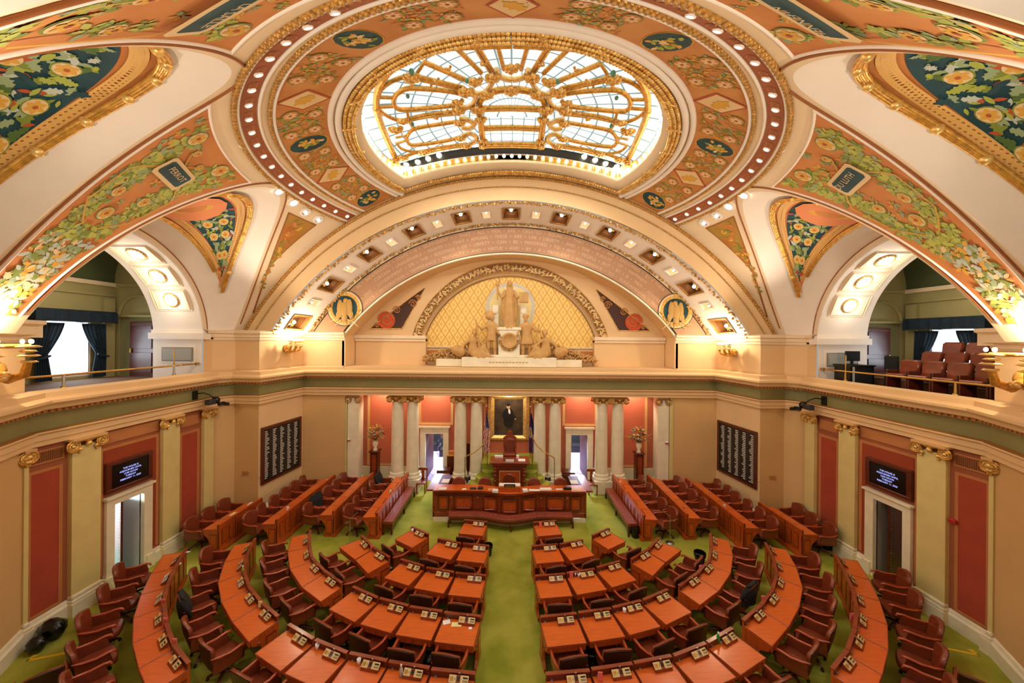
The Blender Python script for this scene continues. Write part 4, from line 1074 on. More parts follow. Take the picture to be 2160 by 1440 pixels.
mb.add([(-6,24,0),(6,24,0),(6,24,3.2),(-6,24,3.2)],[(0,1,2,3)],mat('back_room_wall','7a3a28',.7)); mb.add([(-6,YR+.1,3.1),(6,YR+.1,3.1),(6,24,3.1),(-6,24,3.1)],[(0,1,2,3)],cream)
for x in(-6,0,6): mb.box((x,20.8,1.5),(.1,6.4,3.1),MATS['back_room_wall'])
mb.build('floor_back_room',kind=ST)
for k,(x,y) in enumerate(((-4.9,22.2),(-3.6,21.2),(4.3,22.2))):
    mb=MB(); mb.box((0,0,.4),(1.1,.7,.12),blackf,bev=.04); mb.box((0,.3,.7),(1.1,.14,.6),blackf,bev=.05); mb.box((-.5,0,.5),(.12,.7,.3),blackf,bev=.04); mb.box((.5,0,.5),(.12,.7,.3),blackf,bev=.04); mb.box((0,0,.17),(1.0,.6,.34),black)
    tag(mb.build('armchair',loc=(x,y,.004)),('dark armchair in the far room behind the left rear doorway, farther one','dark armchair in the far room behind the left rear doorway, nearer one','dark armchair in the far room behind the right rear doorway')[k],'armchair')
colx=[(-5.14,835),(-4.44,867),(-2.25,970),(-1.52,1004),(1.4,1141),(2.1,1174),(4.24,1274),(4.98,1310)]
names=['beside the left flower stand','left of the left rear doorway','right of the left rear doorway','beside the striped flag','beside the blue flag','left of the right rear doorway','right of the right rear doorway','beside the right flower stand']
def make_col(i):
    t=thing('column','x','column',(colx[i][0],16.38,0))
    mb=MB(); mb.lathe([(.30,.0),(.30,.0)],(0,0,0),stone,8) if False else None
    mb.box((0,0,.3),(.78,.78,.6),stone,bev=.02); mb.lathe([(.38,.6),(.40,.65),(.38,.70),(.33,.74),(.35,.80),(.33,.85),(.30,.88)],(0,0,0),stone,24); mb.build('base').parent=t
    mb=MB(); mb.lathe([(.30,.88),(.285,1.1),(.28,2.2),(.265,3.2),(.245,4.12)],(0,0,0),stone,28); mb.build('shaft').parent=t
    mb=MB(); mb.box((0,0,4.38),(.66,.66,.07),goldd,bev=.02); mb.lathe([(.25,4.08),(.27,4.14),(.31,4.2),(.3,4.34)],(0,0,0),goldd,20)
    for sx in(-1,1):
        for sy in(-1,1):
            for rr,m in((.14,goldd),(.085,goldl)): mb.tube([(sx*(.3+.05*0)+rr*math.cos(a*.5)*.9*sx,sy*.3,4.22+rr*math.sin(a*.5)) for a in range(13)],.03,m,5)
            mb.ball((sx*.3,sy*.3,4.22),.05,goldl,4)
        mb.tube([(sx*.28,-.31,4.34),(0,-.33,4.28)],.035,goldd,5); mb.ball((sx*.15,-.3,4.13),.05,goldl,4)
    mb.ball((0,-.32,4.26),.06,goldl,4); mb.build('capital').parent=t
    return t
col0=make_col(0)
for i in range(8):
    o=col0 if i==0 else dup(col0,(colx[i][0],16.38,0),0)
    o['label']='white marble column with gilded scroll capital, '+names[i]; o['category']='column'; o['group']='columns of the rostrum colonnade'
for x,lb in((-7.05,'left'),(6.95,'right')):
    t=thing('pilaster',f'pale pilaster with gilded capital at the {lb} end of the colonnade','pilaster',(x,16.3,0)); s=1 if x<0 else -1
    mb=MB(); mb.box((0,0,2.2),(.5,.5,4.4),stone); mb.build('shaft').parent=t; mb=MB(); mb.box((0,0,.3),(.62,.62,.6),stone,bev=.02); mb.build('base').parent=t
    mb=MB()
    for q in(-1,1):
        mb.tube([(q*.22+.13*math.cos(a*.5)*q,-.28,4.2+.13*math.sin(a*.5)) for a in range(13)],.035,goldd,5); mb.ball((q*.22,-.28,4.2),.06,goldl,4)
    mb.tube([(-.2,-.28,4.32),(.2,-.28,4.32)],.04,goldd,5); mb.build('capital').parent=t
# floor
mb=MB(); mb.add([(-13.2,-2,0),(13.2,-2,0),(13.2,YR,0),(-13.2,YR,0)],[(0,1,2,3)],carpet); mb.build('floor',kind=ST)
# ------------------------------------------------------------------ members' desks
MX=.06   # the furniture is mirrored about this line
def V2(p): return Vector((p[0],p[1],0))
def console_mesh(mb,c,ux,uy,z,s=1.0):
    """voting console leaning on the ledge: c centre on plan, ux along the desk, uy towards the rostrum"""
    def T(x,y,h): p=c+ux*x+uy*y; return (p.x,p.y,z+h)
    w=.18*s
    L=[T(-w,-.07,0),T(w,-.07,0),T(w,.05,0),T(-w,.05,0)]; U=[T(-w,-.05,.05),T(w,-.05,.05),T(w,.045,.11),T(-w,.045,.11)]
    mb.loft([L,U],woodr,True,False); mb.add(U,[(0,1,2,3)],beige)
    def face(x0,x1,a,b,m,o=.004):
        q=[]
        for x,t in((x0,a),(x1,a),(x1,b),(x0,b)):
            p=c+ux*x*s+uy*(-.05+.095*t-.004); q.append((p.x,p.y,z+.05+.06*t+o))
        mb.add(q,[(0,1,2,3)],m)
    face(-.045,.03,.0,1,woodr); face(-.03,.02,.25,.8,black,.008)
    face(-.165,-.1,.25,.75,goldd); face(.075,.165,.6,.8,black); 
    for k in range(4): face(.08+.024*k,.092+.024*k,.2,.42,black)
    face(-.075,-.065,.4,.6,black)
    p=c+uy*.06; mb.box((p.x,p.y,z+.13),(.03,.02,.02),steel)
def make_desk(BL,BR,FR,FL,label,group,console=True,end_left=True,end_right=True,cx=.62,side=1):
    """corners seen from the member's seat: back edge towards the rostrum"""
    P=[Vector((p[0],p[1],0)) for p in(BL,BR,FR,FL)]
    if side==-1:   # mirror
        P=[Vector((2*MX-p.x,p.y,0)) for p in(P[1],P[0],P[3],P[2])]; cx=1-cx if False else cx
    org=sum(P,Vector())/4; P=[(p-org)*.982 for p in P]; BL,BR,FR,FL=P
    ux=(BR-BL).normalized(); uy=Vector((-ux.y,ux.x,0)); 
    if uy.dot((BL+BR)/2)<0: uy=-uy
    t=thing('desk',label,'desk',(org.x,org.y,0),0,group)
    def out(p,d): return p+(p.normalized())*d
    # top with a moulded edge
    mb=MB(); mb.prism([(p.x,p.y) for p in P],.725,.76,wood)
    for a,b in((BL,FL),(FL,FR),(FR,BR)): mb.tube([(a.x,a.y,.758),(b.x,b.y,.758)],.009,woodr,5)
    mb.build('desktop').parent=t
    ins=[p*.93 for p in P]
    mb=MB(); mb.prism([(p.x,p.y) for p in(FL*.97,FR*.97,FR*.97+uy*.03,FL*.97+uy*.03)],.62,.725,woodf); mb.box(((FL+FR).x/2,(FL+FR).y/2,.67),(.03,.03,.02),brass); 
    mb.prism([(p.x,p.y) for p in(FL*.95,FR*.95,BR*.95,BL*.95)],.60,.62,woodd); mb.build('drawer').parent=t
    # front modesty panel with raised field
    mb=MB(); a,b=BL,BR; o=uy*.0
    mb.prism([(p.x,p.y) for p in(a,b,b-uy*.035,a-uy*.035)],.06,.86,woodf); mb.prism([(p.x,p.y) for p in(a+uy*.03,b+uy*.03,b-uy*.03,a-uy*.03)],0,.09,woodf)
    mb.prism([(p.x,p.y) for p in(a+uy*.02,b+uy*.02,b-uy*.05,a-uy*.05)],.855,.875,woodr)
    L=(b-a).length
    for q0,q1 in((.08,.47),(.53,.92)):
        c0=a+ux*L*q0; c1=a+ux*L*q1; mb.prism([(p.x,p.y) for p in(c0,c1,c1+uy*.014,c0+uy*.014)],.2,.76,woodr); mb.prism([(p.x,p.y) for p in(c0+ux*.04,c1-ux*.04,c1-ux*.04+uy*.02,c0+ux*.04+uy*.02)],.24,.72,woodf)
    mb.build('front_panel').parent=t
    mb=MB(); mb.prism([(p.x,p.y) for p in(a-uy*.036,b-uy*.036,b-uy*.05,a-uy*.05)],.76,.856,woodd)
    mb.box(((a-uy*.06+ux*.1).x,(a-uy*.06+ux*.1).y,.775),(.04,.03,.03),steel)
    mb.build('ledge').parent=t
    # shaped end panels
    for k,(p,q,flag) in enumerate(((BL,FL,end_left),(BR,FR,end_right))):
        d=(q-p); Ld=d.length; d=d.normalized(); sdx=ux if k==0 else -ux
        prof_=[(0,0),(.62,0),(.66,.1),(.52,.2),(.5,.34),(.62,.5),(.9,.6),(.97,.725),(0,.725)]
        pts=[p+d*x*Ld for x,z in prof_]; n=len(prof_); mb=MB()
        vs=[(pt.x,pt.y,z) for pt,(x,z) in zip(pts,prof_)]+[((pt+sdx*.04).x,(pt+sdx*.04).y,z) for pt,(x,z) in zip(pts,prof_)]
        mb.add(vs,[tuple(range(n)),tuple(range(2*n-1,n-1,-1))]+[(i,(i+1)%n,n+(i+1)%n,n+i) for i in range(n)],woodf)
        if flag:
            c0=p+d*.08*Ld-sdx*.008; c1=p+d*.44*Ld-sdx*.008
            mb.prism([(v.x,v.y) for v in(c0,c1,c1+sdx*.01,c0+sdx*.01)],.12,.62,woodr); c0=p+d*.12*Ld-sdx*.012; c1=p+d*.40*Ld-sdx*.012; mb.prism([(v.x,v.y) for v in(c0,c1,c1+sdx*.01,c0+sdx*.01)],.17,.57,woodf)
            e=p+d*.68*Ld; mb.ball((e.x,e.y,.58),.035,woodr,4)
        mb.build('end_panel').parent=t
    if console:
        mb=MB(); c=a+ux*L*cx-uy*.13; console_mesh(mb,c,ux,uy,.76); mb.build('voting_console').parent=t
    return t,org,uy
# ------------------------------------------------------------------ chairs
def pillow(mb,outline,levels,m,M):
    rows=[[M@Vector((x*s,y,z0+(z-z0)*s if False else z*s+zc*(1-s))) for (x,z) in outline] for (s,y,zc) in levels]
    mb.loft(rows,m,True,True)
    mb.add(rows[0],[tuple(range(len(outline)))],m,True); mb.add(rows[-1],[tuple(range(len(outline)-1,-1,-1))],m,True)
def chair_parts(t,lf,lb,arm,wood_side):
    # backrest: leathered, arched top, dark outside and red-brown inside
    out=[(-.25,.44),(.25,.44),(.275,.6),(.29,.8),(.285,.93),(.22,.955),(.12,.99),(0,1.005),(-.12,.99),(-.22,.955),(-.285,.93),(-.29,.8),(-.275,.6)]
    def row(s,y,z0=.72): return [(x*s,y-.05*(1-(x/.29)**2)-(z-.44)*.14,z0+(z-z0)*s) for x,z in out]
    mb=MB(); A_=row(.93,-.285);B_=row(1,-.27);C_=row(1,-.225);D_=row(.9,-.2)
    mb.loft([A_,B_],lb,True,True); mb.loft([B_,C_,D_],lf,True,True); n=len(out)
    ca=(0,-.285-.05-.04,.72); cd=(0,-.19-.05-.04,.72)
    mb.add(A_+[ca],[((i+1)%n,i,n) for i in range(n)],lb,True); mb.add(D_+[cd],[(i,(i+1)%n,n) for i in range(n)],lf,True)
    mb.build('backrest').parent=t
    mb=MB(); so=[(-.27,.24),(-.2,.28),(0,.3),(.2,.28),(.27,.24),(.29,0),(.27,-.24),(0,-.27),(-.27,-.24),(-.29,0)]
    rows=[[(x*s,y*s,z) for x,y in so] for s,z in((.9,.36),(1,.38),(1,.45),(.93,.485))]; mb.loft(rows,lf,True,True); mb.add(rows[-1]+[(0,0,.50)],[(i,(i+1)%10,10) for i in range(10)],lf,True); mb.add(rows[0],[tuple(range(9,-1,-1))],lb); mb.build('seat').parent=t
    for s in(-1,1):
        mb=MB(); mb.tube([(s*.27,-.33,.74),(s*.30,-.2,.70),(s*.315,-.02,.675),(s*.31,.14,.69),(s*.30,.22,.68),(s*.29,.25,.63)],[.022,.028,.03,.032,.032,.018],arm,7,flat=.8)
        q=[(s*.30,-.3,.42),(s*.30,.18,.42),(s*.305,.2,.52),(s*.305,.16,.66),(s*.30,-.28,.70)]; r=[(x-s*.03,y,z) for x,y,z in q]; n=5
        mb.add(q+r,[tuple(range(5)),tuple(range(9,4,-1))]+[(i,(i+1)%5,5+(i+1)%5,5+i) for i in range(5)],lf); mb.build('armrest').parent=t
    mb=MB(); mb.tube([(0,0,.36),(0,0,.12)],.035,black,8)
    for k in range(4):
        a=PI/4+k*PI/2; mb.tube([(0,0,.15),(.15*math.cos(a),.15*math.sin(a),.13),(.29*math.cos(a),.29*math.sin(a),.075)],[.035,.032,.022],woodd,6); mb.ball((.29*math.cos(a),.29*math.sin(a),.035),.034,black,4)
    mb.build('base').parent=t
cproto=thing('chair','x','chair'); chair_parts(cproto,leather,leatherd,armw,True); used_c=[False]
def place_chair(x,y,rz,label,group):
    if not used_c[0]: used_c[0]=True; o=cproto; o.location=(x,y,0); o.rotation_euler=(0,0,rz); o['label']=label; o['group']=group; return o
    return dup(cproto,(x,y,0),rz,label,group)
rc=random.Random(77)
def jacket_on(x,y,rz,label):
    mb=MB(); rg=random.Random(3); rows=[]
    for a in range(10):
        t=a/9; z=1.04-.50*t; w=.24+.07*min(1,t*3); th=.03+.10*min(1,t*2.5)
        rows.append([(w*math.cos(2*PI*i/20)*(1+.03*math.sin(5*i+a)),-.315+.08*t-.03*(1-math.cos(2*PI*i/20)**2)+th*math.sin(2*PI*i/20),z-.02*math.sin(i*1.3)*t) for i in range(20)])
    mb.loft(rows,blackf,True); mb.add(rows[0],[tuple(range(20))],blackf,True)
    for s in(-1,1): mb.tube([(s*.22,-.36,.98),(s*.30,-.3,.85),(s*.31,-.2,.62)],[.05,.055,.04],blackf,7)
    o=mb.build('jacket',loc=(x,y,0)); o.rotation_euler=(0,0,rz); return tag(o,label,'jacket')
ORD=['first','second','third','fourth','fifth','sixth','seventh','eighth']
def at_desk(org,uy,out,label,group,yaw=None,depth=.34):
    """chair behind the desk, facing the rostrum"""
    p=org-uy*(depth+out); rz=math.atan2(uy.y,uy.x)-PI/2+(rc.uniform(-.12,.12) if yaw is None else yaw)
    return place_chair(p.x+rc.uniform(-.03,.03),p.y,rz,label,group)
# centre blocks: back edges (left half), seen from the aisle outwards
rowsC={
 'first':[((-1.50,12.06),(-.70,11.93))],
 'second':[((-1.37,10.69),(-.56,10.57)),((-2.16,10.94),(-1.40,10.68))],
 'third':[((-1.38,9.35),(-.57,9.25)),((-2.20,9.56),(-1.41,9.37)),((-2.98,9.90),(-2.25,9.61))],
 'fourth':[((-1.43,8.01),(-.59,7.90)),((-2.25,8.17),(-1.46,8.03)),((-3.03,8.42),(-2.27,8.19)),((-3.82,8.80),(-3.06,8.43))],
 'fifth':[((-1.42,6.64),(-.58,6.56)),((-2.26,6.79),(-1.44,6.66)),((-3.08,6.96),(-2.28,6.80)),((-3.91,7.26),(-3.11,6.96)),((-4.69,7.64),(-3.94,7.27))]}
extraC={'first':[((-3.15,11.60),(-2.48,11.16))],'third':[((-3.99,10.48),(-3.30,9.97)),((-4.54,11.06),(-4.00,10.49))]}
for sd in(1,-1):
    side='left' if sd==1 else 'right'
    for rn,L in rowsC.items():
        for i,(a,b) in enumerate(L):
            A=Vector((*a,0)); B=Vector((*b,0)); u=(B-A).normalized(); n=Vector((u.y,-u.x,0))*.69
            who='aisle' if i==0 else ''
            lb=(f"cherry desk on the aisle, {rn} row, {side} block" if i==0 else f"cherry desk {ORD[i]} from the aisle, {rn} row, {side} block")
            t,org,uy=make_desk(A,B,B+n,A+n,lb,'desks in the centre blocks',cx=.66,side=sd)
            at_desk(org,uy,rc.uniform(.10,.2),(f"leather armchair at the aisle desk, {rn} row, {side} block" if i==0 else f"leather armchair at {ORD[i]} desk from the aisle, {rn} row, {side} block"),'armchairs at the centre desks')
    for rn,L in extraC.items():
        nd=[]
        for i,(a,b) in enumerate(L):
            A=Vector((*a,0)); B=Vector((*b,0)); u=(B-A).normalized(); n=Vector((u.y,-u.x,0))*.69
            if rn=='first': lb=f"single cherry desk turned inward beside the side passage, {side} block"; cl=f"leather armchair at the single turned desk, {side} block"
            else: lb=f"cherry desk in the angled pair by the floor microphone, {('nearer','farther')[i]} one, {side} block"; cl=f"leather armchair at the angled desk pair, {('nearer','farther')[i]} one, {side} block"
            if i==1: # share the seam
                fr=Vector((-4.31,10.0,0)); t,org,uy=make_desk(A,B,fr,A+n,lb,'desks in the centre blocks',cx=.6,side=sd)
            else: t,org,uy=make_desk(A,B,B+n,Vector((-4.29,9.98,0)) if rn=='third' else A+n,lb,'desks in the centre blocks',cx=.62,side=sd)
            at_desk(org,uy,.28,cl,'armchairs at the centre desks')
# curved rows: polylines of back edge and front edge (from far end to near end)
curv={
 'inner':([(-6.30,11.34),(-5.90,10.59),(-5.46,9.93),(-4.86,9.41),(-4.14,8.92)],[(-6.78,11.12),(-6.42,10.34),(-5.87,9.56),(-5.15,8.88),(-4.42,8.40)],.20),
 'middle':([(-7.70,10.86),(-7.40,10.14),(-6.98,9.42),(-6.42,8.82),(-5.76,8.30),(-5.04,7.84)],[(-8.22,10.66),(-7.86,9.84),(-7.36,9.02),(-6.74,8.36),(-6.03,7.78),(-5.30,7.28)],.22),
 'outer':([(-9.32,10.32),(-8.93,9.62),(-8.44,8.86),(-7.92,8.22),(-7.32,7.65),(-6.66,7.12),(-5.97,6.70)],[(-9.84,10.14),(-9.38,9.34),(-8.86,8.58),(-8.28,7.86),(-7.62,7.22),(-6.93,6.68),(-6.22,6.18)],.38)}
for sd in(1,-1):
    side='left' if sd==1 else 'right'
    for rn,(Bk,Fr,out) in curv.items():
        n=len(Bk)-1
        for i in range(n):
            k=n-1-i
            lb=f"cherry desk {ORD[i]} from the rostrum end of the {rn} curved row, {side} side"
            t,org,uy=make_desk(Bk[i],Bk[i+1],Fr[i+1],Fr[i],lb,'desks of the curved rows',cx=.62,side=sd,end_left=(i==0),end_right=(i==n-1))
            ch=at_desk(org,uy,out+rc.uniform(-.05,.08),f"leather armchair {ORD[i]} from the rostrum end, {rn} curved row, {side} side",'armchairs of the curved rows')
            if (sd,rn,i) in((1,'middle',2),(-1,'inner',2)): jacket_on(ch.location.x,ch.location.y,ch.rotation_euler.z,f'black jacket over the middle chair of the {rn} curved row, {side} side')
# one more chair row glimpsed at the bottom corners
for sd,x in((1,-8.6),(-1,8.75)):
    place_chair(x,6.55,.9 if sd==1 else -.9,f"lone leather armchair at the bottom {'left' if sd==1 else 'right'} corner behind the outer row",'armchairs behind the outer rows')
# long straight desks
def long_desk(x0,x1,y0,y1,label,nseg,sd):
    """x0 = inner edge (ledge side, facing the centre), x1 = seat side"""
    t=thing('long_desk',label,'desk',((x0+x1)/2*1.0 if sd==1 else 2*MX-(x0+x1)/2,(y0+y1)/2,0),0,'long straight desks flanking the rostrum')
    cx=(x0+x1)/2; cy=(y0+y1)/2; hw=(x0-x1)/2; hl=(y1-y0)/2
    def fin(mb,name): 
        if sd==-1: mb.mirror()
        mb.build(name).parent=t
    mb=MB(); mb.prism([(-hw,-hl-.03),(hw,-hl+.0),(hw,hl),(-hw,hl-.12)],.725,.765,wood)
    for k in range(1,nseg): mb.box((-.02,-hl+2*hl*k/nseg,.767),(hw*1.8,.012,.006),woodr)
    mb.tube([(-hw,-hl-.03,.76),(hw,-hl,.76)],.012,woodr,5); mb.tube([(-hw,-hl-.03,.76),(-hw,hl-.12,.76)],.012,woodr,5); fin(mb,'desktop')
    mb=MB(); mb.box((hw,0,.46),(.05,2*hl,.86),woodf); mb.box((hw+.02,0,.06),(.1,2*hl+.04,.12),woodf); mb.box((hw-.01,0,.905),(.09,2*hl+.02,.03),woodf); mb.box((hw-.045,0,.83),(.03,2*hl,.13),woodd)
    for k in range(nseg):
        yc=-hl+2*hl*(k+.5)/nseg; w=2*hl/nseg
        mb.box((hw+.03,yc-w*.22,.5),(.02,w*.30,.5),woodr); mb.box((hw+.036,yc-w*.22,.5),(.02,w*.22,.42),woodf); mb.box((hw+.03,yc+w*.22,.5),(.02,w*.30,.5),woodr); mb.box((hw+.036,yc+w*.22,.5),(.02,w*.22,.42),woodf)
        mb.box((hw+.028,yc+w*.5,.48),(.012,.015,.8),woodd)
    fin(mb,'front_panel')
    for y in(-hl,hl-.1):
        mb=MB(); pf=[(hw,0),(-hw*.35,0),(-hw*.45,.15),(-hw*.2,.28),(-hw*.35,.45),(-hw*.9,.6),(-hw,.725),(hw,.725)]; n=len(pf)
        vs=[(x,y,z) for x,z in pf]+[(x,y+.05,z) for x,z in pf]; mb.add(vs,[tuple(range(n-1,-1,-1)),tuple(range(n,2*n))]+[(i,(i+1)%n,n+(i+1)%n,n+i) for i in range(n)],woodf)
        mb.box((hw*.35,y-.008,.36),(hw*.9,.02,.5),woodr); mb.box((hw*.35,y-.014,.36),(hw*.65,.02,.42),woodf); fin(mb,'end_panel')
    for k in range(nseg):
        mb=MB(); c=Vector((hw-.12,-hl+2*hl*(k+.55)/nseg,0))
        mb.box((c.x,c.y,.79),(.09,.42,.05),woodd,bev=.015); mb.box((c.x-.01,c.y,.82),(.05,.3,.02),black); fin(mb,'voting_console')
    return t
benches=[('innermost',-4.56,-5.06,12.36,16.05,5),('second',-6.13,-6.62,12.48,16.05,5),('third',-7.72,-8.22,11.86,15.75,6),('outermost',-9.35,-9.86,11.48,13.45,3)]
for sd in(1,-1):
    side='left' if sd==1 else 'right'
    for (nm,xa_,xb_,ya_,yb_,ns) in benches:
        long_desk(xa_,xb_,ya_,yb_,f"long straight cherry desk, {nm} of the four {side} of the rostrum",ns,sd)
        for k in range(ns):
            y=ya_+(yb_-ya_)*(k+.5)/ns; x=xb_-.33-rc.uniform(0,.1); rz=-PI/2+rc.uniform(-.2,.2)
            if sd==-1: x=2*MX-x; rz=-rz
            ch=place_chair(x,y,rz,f"leather armchair {ORD[k]} from the near end, {nm} long desk, {side} side",'armchairs at the long desks')
            if (sd,nm,k) in((1,'innermost',4),(1,'second',1),):
                jacket_on(x,y,rz,'black jacket over the farthest chair of the innermost left long desk' if nm=='innermost' else 'black jacket over a chair near the front end of the second left long desk')
# padded benches
def pad_bench(name,label,pts,w,z,loc,legs):
    t=thing(name,label,'bench',loc)
    mb=MB(); 
    L=[];R_=[]
    for i,p in enumerate(pts):
        a=pts[max(i-1,0)];b=pts[min(i+1,len(pts)-1)]; dx,dy=b[0]-a[0],b[1]-a[1]; l=math.hypot(dx,dy); L.append((p[0]-dy/l*w/2,p[1]+dx/l*w/2)); R_.append((p[0]+dy/l*w/2,p[1]-dx/l*w/2))
    q=L+R_[::-1]
    sec=[(1,-.09),(1,-.02),(.92,0),(-.92,0),(-1,-.02),(-1,-.09)]
    rows=[]
    for i in range(len(pts)): 
        c=pts[i]; hx=(L[i][0]-R_[i][0])/2; hy=(L[i][1]-R_[i][1])/2; rows.append([(c[0]+hx*s,c[1]+hy*s,z+dz) for s,dz in sec])
    mb.loft(rows,leatherr,True,False,True)
    for i in range(len(pts)*0): pass
    tot=0; 
    for i in range(len(pts)-1):
        d=math.dist(pts[i],pts[i+1]); k=max(1,int(d/.16))
        for j in range(k):
            for s,off in((.4,0),(-.4,.5)):
                f=(j+off)/k; mb.ball((pts[i][0]+(pts[i+1][0]-pts[i][0])*f+(L[i][0]-R_[i][0])/2*s,pts[i][1]+(pts[i+1][1]-pts[i][1])*f+(L[i][1]-R_[i][1])/2*s,z),.014,brass,3)
    mb.build('cushion').parent=t
    mb=MB(); rows=[[(c[0]+(l[0]-r[0])/2*s,c[1]+(l[1]-r[1])/2*s,zz) for s,zz in((.94,z-.2),(.94,z-.09),(-.94,z-.09),(-.94,z-.2))] for c,l,r in zip(pts,L,R_)]; mb.loft(rows,woodd,True,False,True); mb.build('frame').parent=t
    for i in legs:
        c=pts[i]
        for s in(.8,-.8):
            mb=MB(); x,y=c[0]+(L[i][0]-R_[i][0])/2*s,c[1]+(L[i][1]-R_[i][1])/2*s; mb.box((x,y,(z-.2)/2),(.07,.07,z-.2),woodd,bev=.01); mb.build('leg').parent=t
    return t
for sd in(1,-1):
    side='left' if sd==1 else 'right'; xx=-4.33; x=xx if sd==1 else 2*MX-xx
    pad_bench('upholstered_bench',f'long studded red leather bench against the innermost {side} long desk',[(0,-1.5),(0,-.75),(0,0),(0,.75),(0,1.5)],.36,.46,(x+(.03*sd),14.15,0),(0,2,4))
# ------------------------------------------------------------------ rostrum front desk
def wave(x):   # plan of the rostrum front
    return 13.62-.34*math.exp(-(x/1.0)**2) if abs(x)<9 else 0
def front(x):
    a=abs(x-.03)
    return 13.62 if a>1.25 else 13.62-.28*(.5+.5*math.cos(PI*a/1.25))
xs=[-2.88+5.82*i/60 for i in range(61)]
ros=thing('clerks_desk','long serpentine mahogany clerks desk with panelled front before the rostrum','desk',(0,13.6,0))
def rl(mb,name): mb.xform(Matrix.Translation((0,-13.6,0))); o=mb.build(name); o.parent=ros; return o
mb=MB(); mb.loft([[(x,front(x)-o,z) for x in xs] for o,z in((.03,.18),(.03,.34),(0,.36),(0,1.06),(.04,1.10),(.08,1.14),(.08,1.18),(-.5,1.19))],woodr,smooth=False)
for x in(xs[0],xs[-1]): mb.box((x,14.3,.66),(.06,1.42,1.0),woodr); mb.box((x+(.02 if x<0 else -.02),14.5,1.14),(.62,1.6,.06),woodr)
mb.box((xs[0]+.3,15.0,.6),(.5,.06,1.0),woodr)
rl(mb,'carcass')
mb=MB()
def fpanel(x0,x1,z0,z1,m,o):
    n=8; mb.loft([[(x0+(x1-x0)*i/n,front(x0+(x1-x0)*i/n)-o,z0) for i in range(n+1)],[(x0+(x1-x0)*i/n,front(x0+(x1-x0)*i/n)-o,z1) for i in range(n+1)]],m)
for (a,b) in((-2.72,-2.28),(-2.1,-1.36),(-1.0,-.42),(-.3,.36),(.48,1.06),(1.42,2.16),(2.34,2.78)):
    fpanel(a,b,.46,.98,woodd,.012); fpanel(a+.04,b-.04,.50,.94,woodr,.02); fpanel(a+.1,b-.1,.56,.88,woodf,.026)
    w=(a+b)/2; mb.box((w,front(w)-.05,.52),((b-a)*.7,.05,.06),woodr,bev=.02); mb.box((w,front(w)-.04,.94),((b-a)*.8,.04,.03),woodr)
for x in(-2.2,-1.18,1.24,2.25):
    fpanel(x-.05,x+.05,.44,1.0,woodr,.02); mb.ball((x,front(x)-.03,.92),.03,goldd,3)
fpanel(-2.8,2.85,1.0,1.05,woodd,.03)
rl(mb,'front_panels')
mb=MB(); mb.loft([[(x,front(x)-.05,z) for x in xs] for z in(0,.17)]+[[(x,front(x)+.2,.17) for x in xs]],stone,smooth=False); rl(mb,'marble_plinth')
mb=MB(); mb.loft([[(x,front(x)-.07,1.20) for x in xs],[(x,front(x)+.5,1.20) for x in xs]],wood); rl(mb,'desktop')
mb=MB(); mb.box((.03,13.62,1.29),(.86,.36,.2),woodf); rl(mb,'raised_lectern')
pts=[(-2.22+4.6*i/40,0) for i in range(41)]; pts=[(x,front(x)-.30) for x,_ in pts]
pad_bench('upholstered_bench','long curved studded red leather bench in front of the clerks desk',[(x-.08,y-13.3) for x,y in pts],.36,.46,(.08,13.3,0),(0,10,20,30,40))
# papers and things on the clerks desk
cl=[]
def paper_at(u,v,z,w,d,m,label,rz=0,h=.006,name='paper',cat='paper'):
    p=on_z(u,v,z); mb=MB(); mb.box((0,0,h/2),(w,d,h),m); o=mb.build(name,loc=(p[0],p[1],z)); o.rotation_euler=(0,0,rz); return tag(o,label,cat)
def onf(x,dy,w,d,m,label,rz=0,h=.006,name='paper',cat='paper'):
    mb=MB(); mb.box((0,0,h/2),(w,d,h),m,bev=min(.01,h*.3) if h>.03 else 0); o=mb.build(name,loc=(x,front(x)+dy,1.202)); o.rotation_euler=(0,0,rz); return tag(o,label,cat)
onf(-2.55,.1,.3,.22,paper,'white sheet at the left corner of the clerks desk',.1)
onf(-2.62,.6,.28,.4,ypaper,'pale folder on the left return of the clerks desk',.05) if False else None
onf(-1.72,.06,.16,.12,paper,'small white note left on the clerks desk before the outer left chair',.2)
onf(-1.38,.1,.24,.12,black,'black keyboard-like telephone console left on the clerks desk',0,.04,'telephone','telephone')
onf(-1.1,.12,.2,.14,black,'black handset box beside the telephone on the clerks desk',0,.06,'handset_box','telephone')
onf(-.68,.08,.24,.2,peach,'peach paper stack left of the lectern on the clerks desk',.1,.05,'paper_stack')
onf(-.5,-.0,.22,.18,paper,'heap of white papers against the left of the lectern',-.2,.09,'paper_stack')
onf(.62,.06,.2,.2,paper,'white papers with a green emblem right of the lectern',.2,.08,'paper_stack')
onf(.98,.06,.42,.16,paper,'long white sheet right of the lectern on the clerks desk',-.05)
onf(1.42,.1,.44,.2,paper,'rounded stack of white paper before the inner right chair',.05,.03,'paper_stack')
onf(1.95,.12,.26,.1,paper,'white strip beside the black tray on the clerks desk',0)
onf(2.26,.1,.3,.12,black,'black document tray at the right of the clerks desk',0,.10,'document_tray','tray')
onf(2.62,.12,.34,.14,ypaper,'pale green-yellow sheet at the right corner of the clerks desk',0)
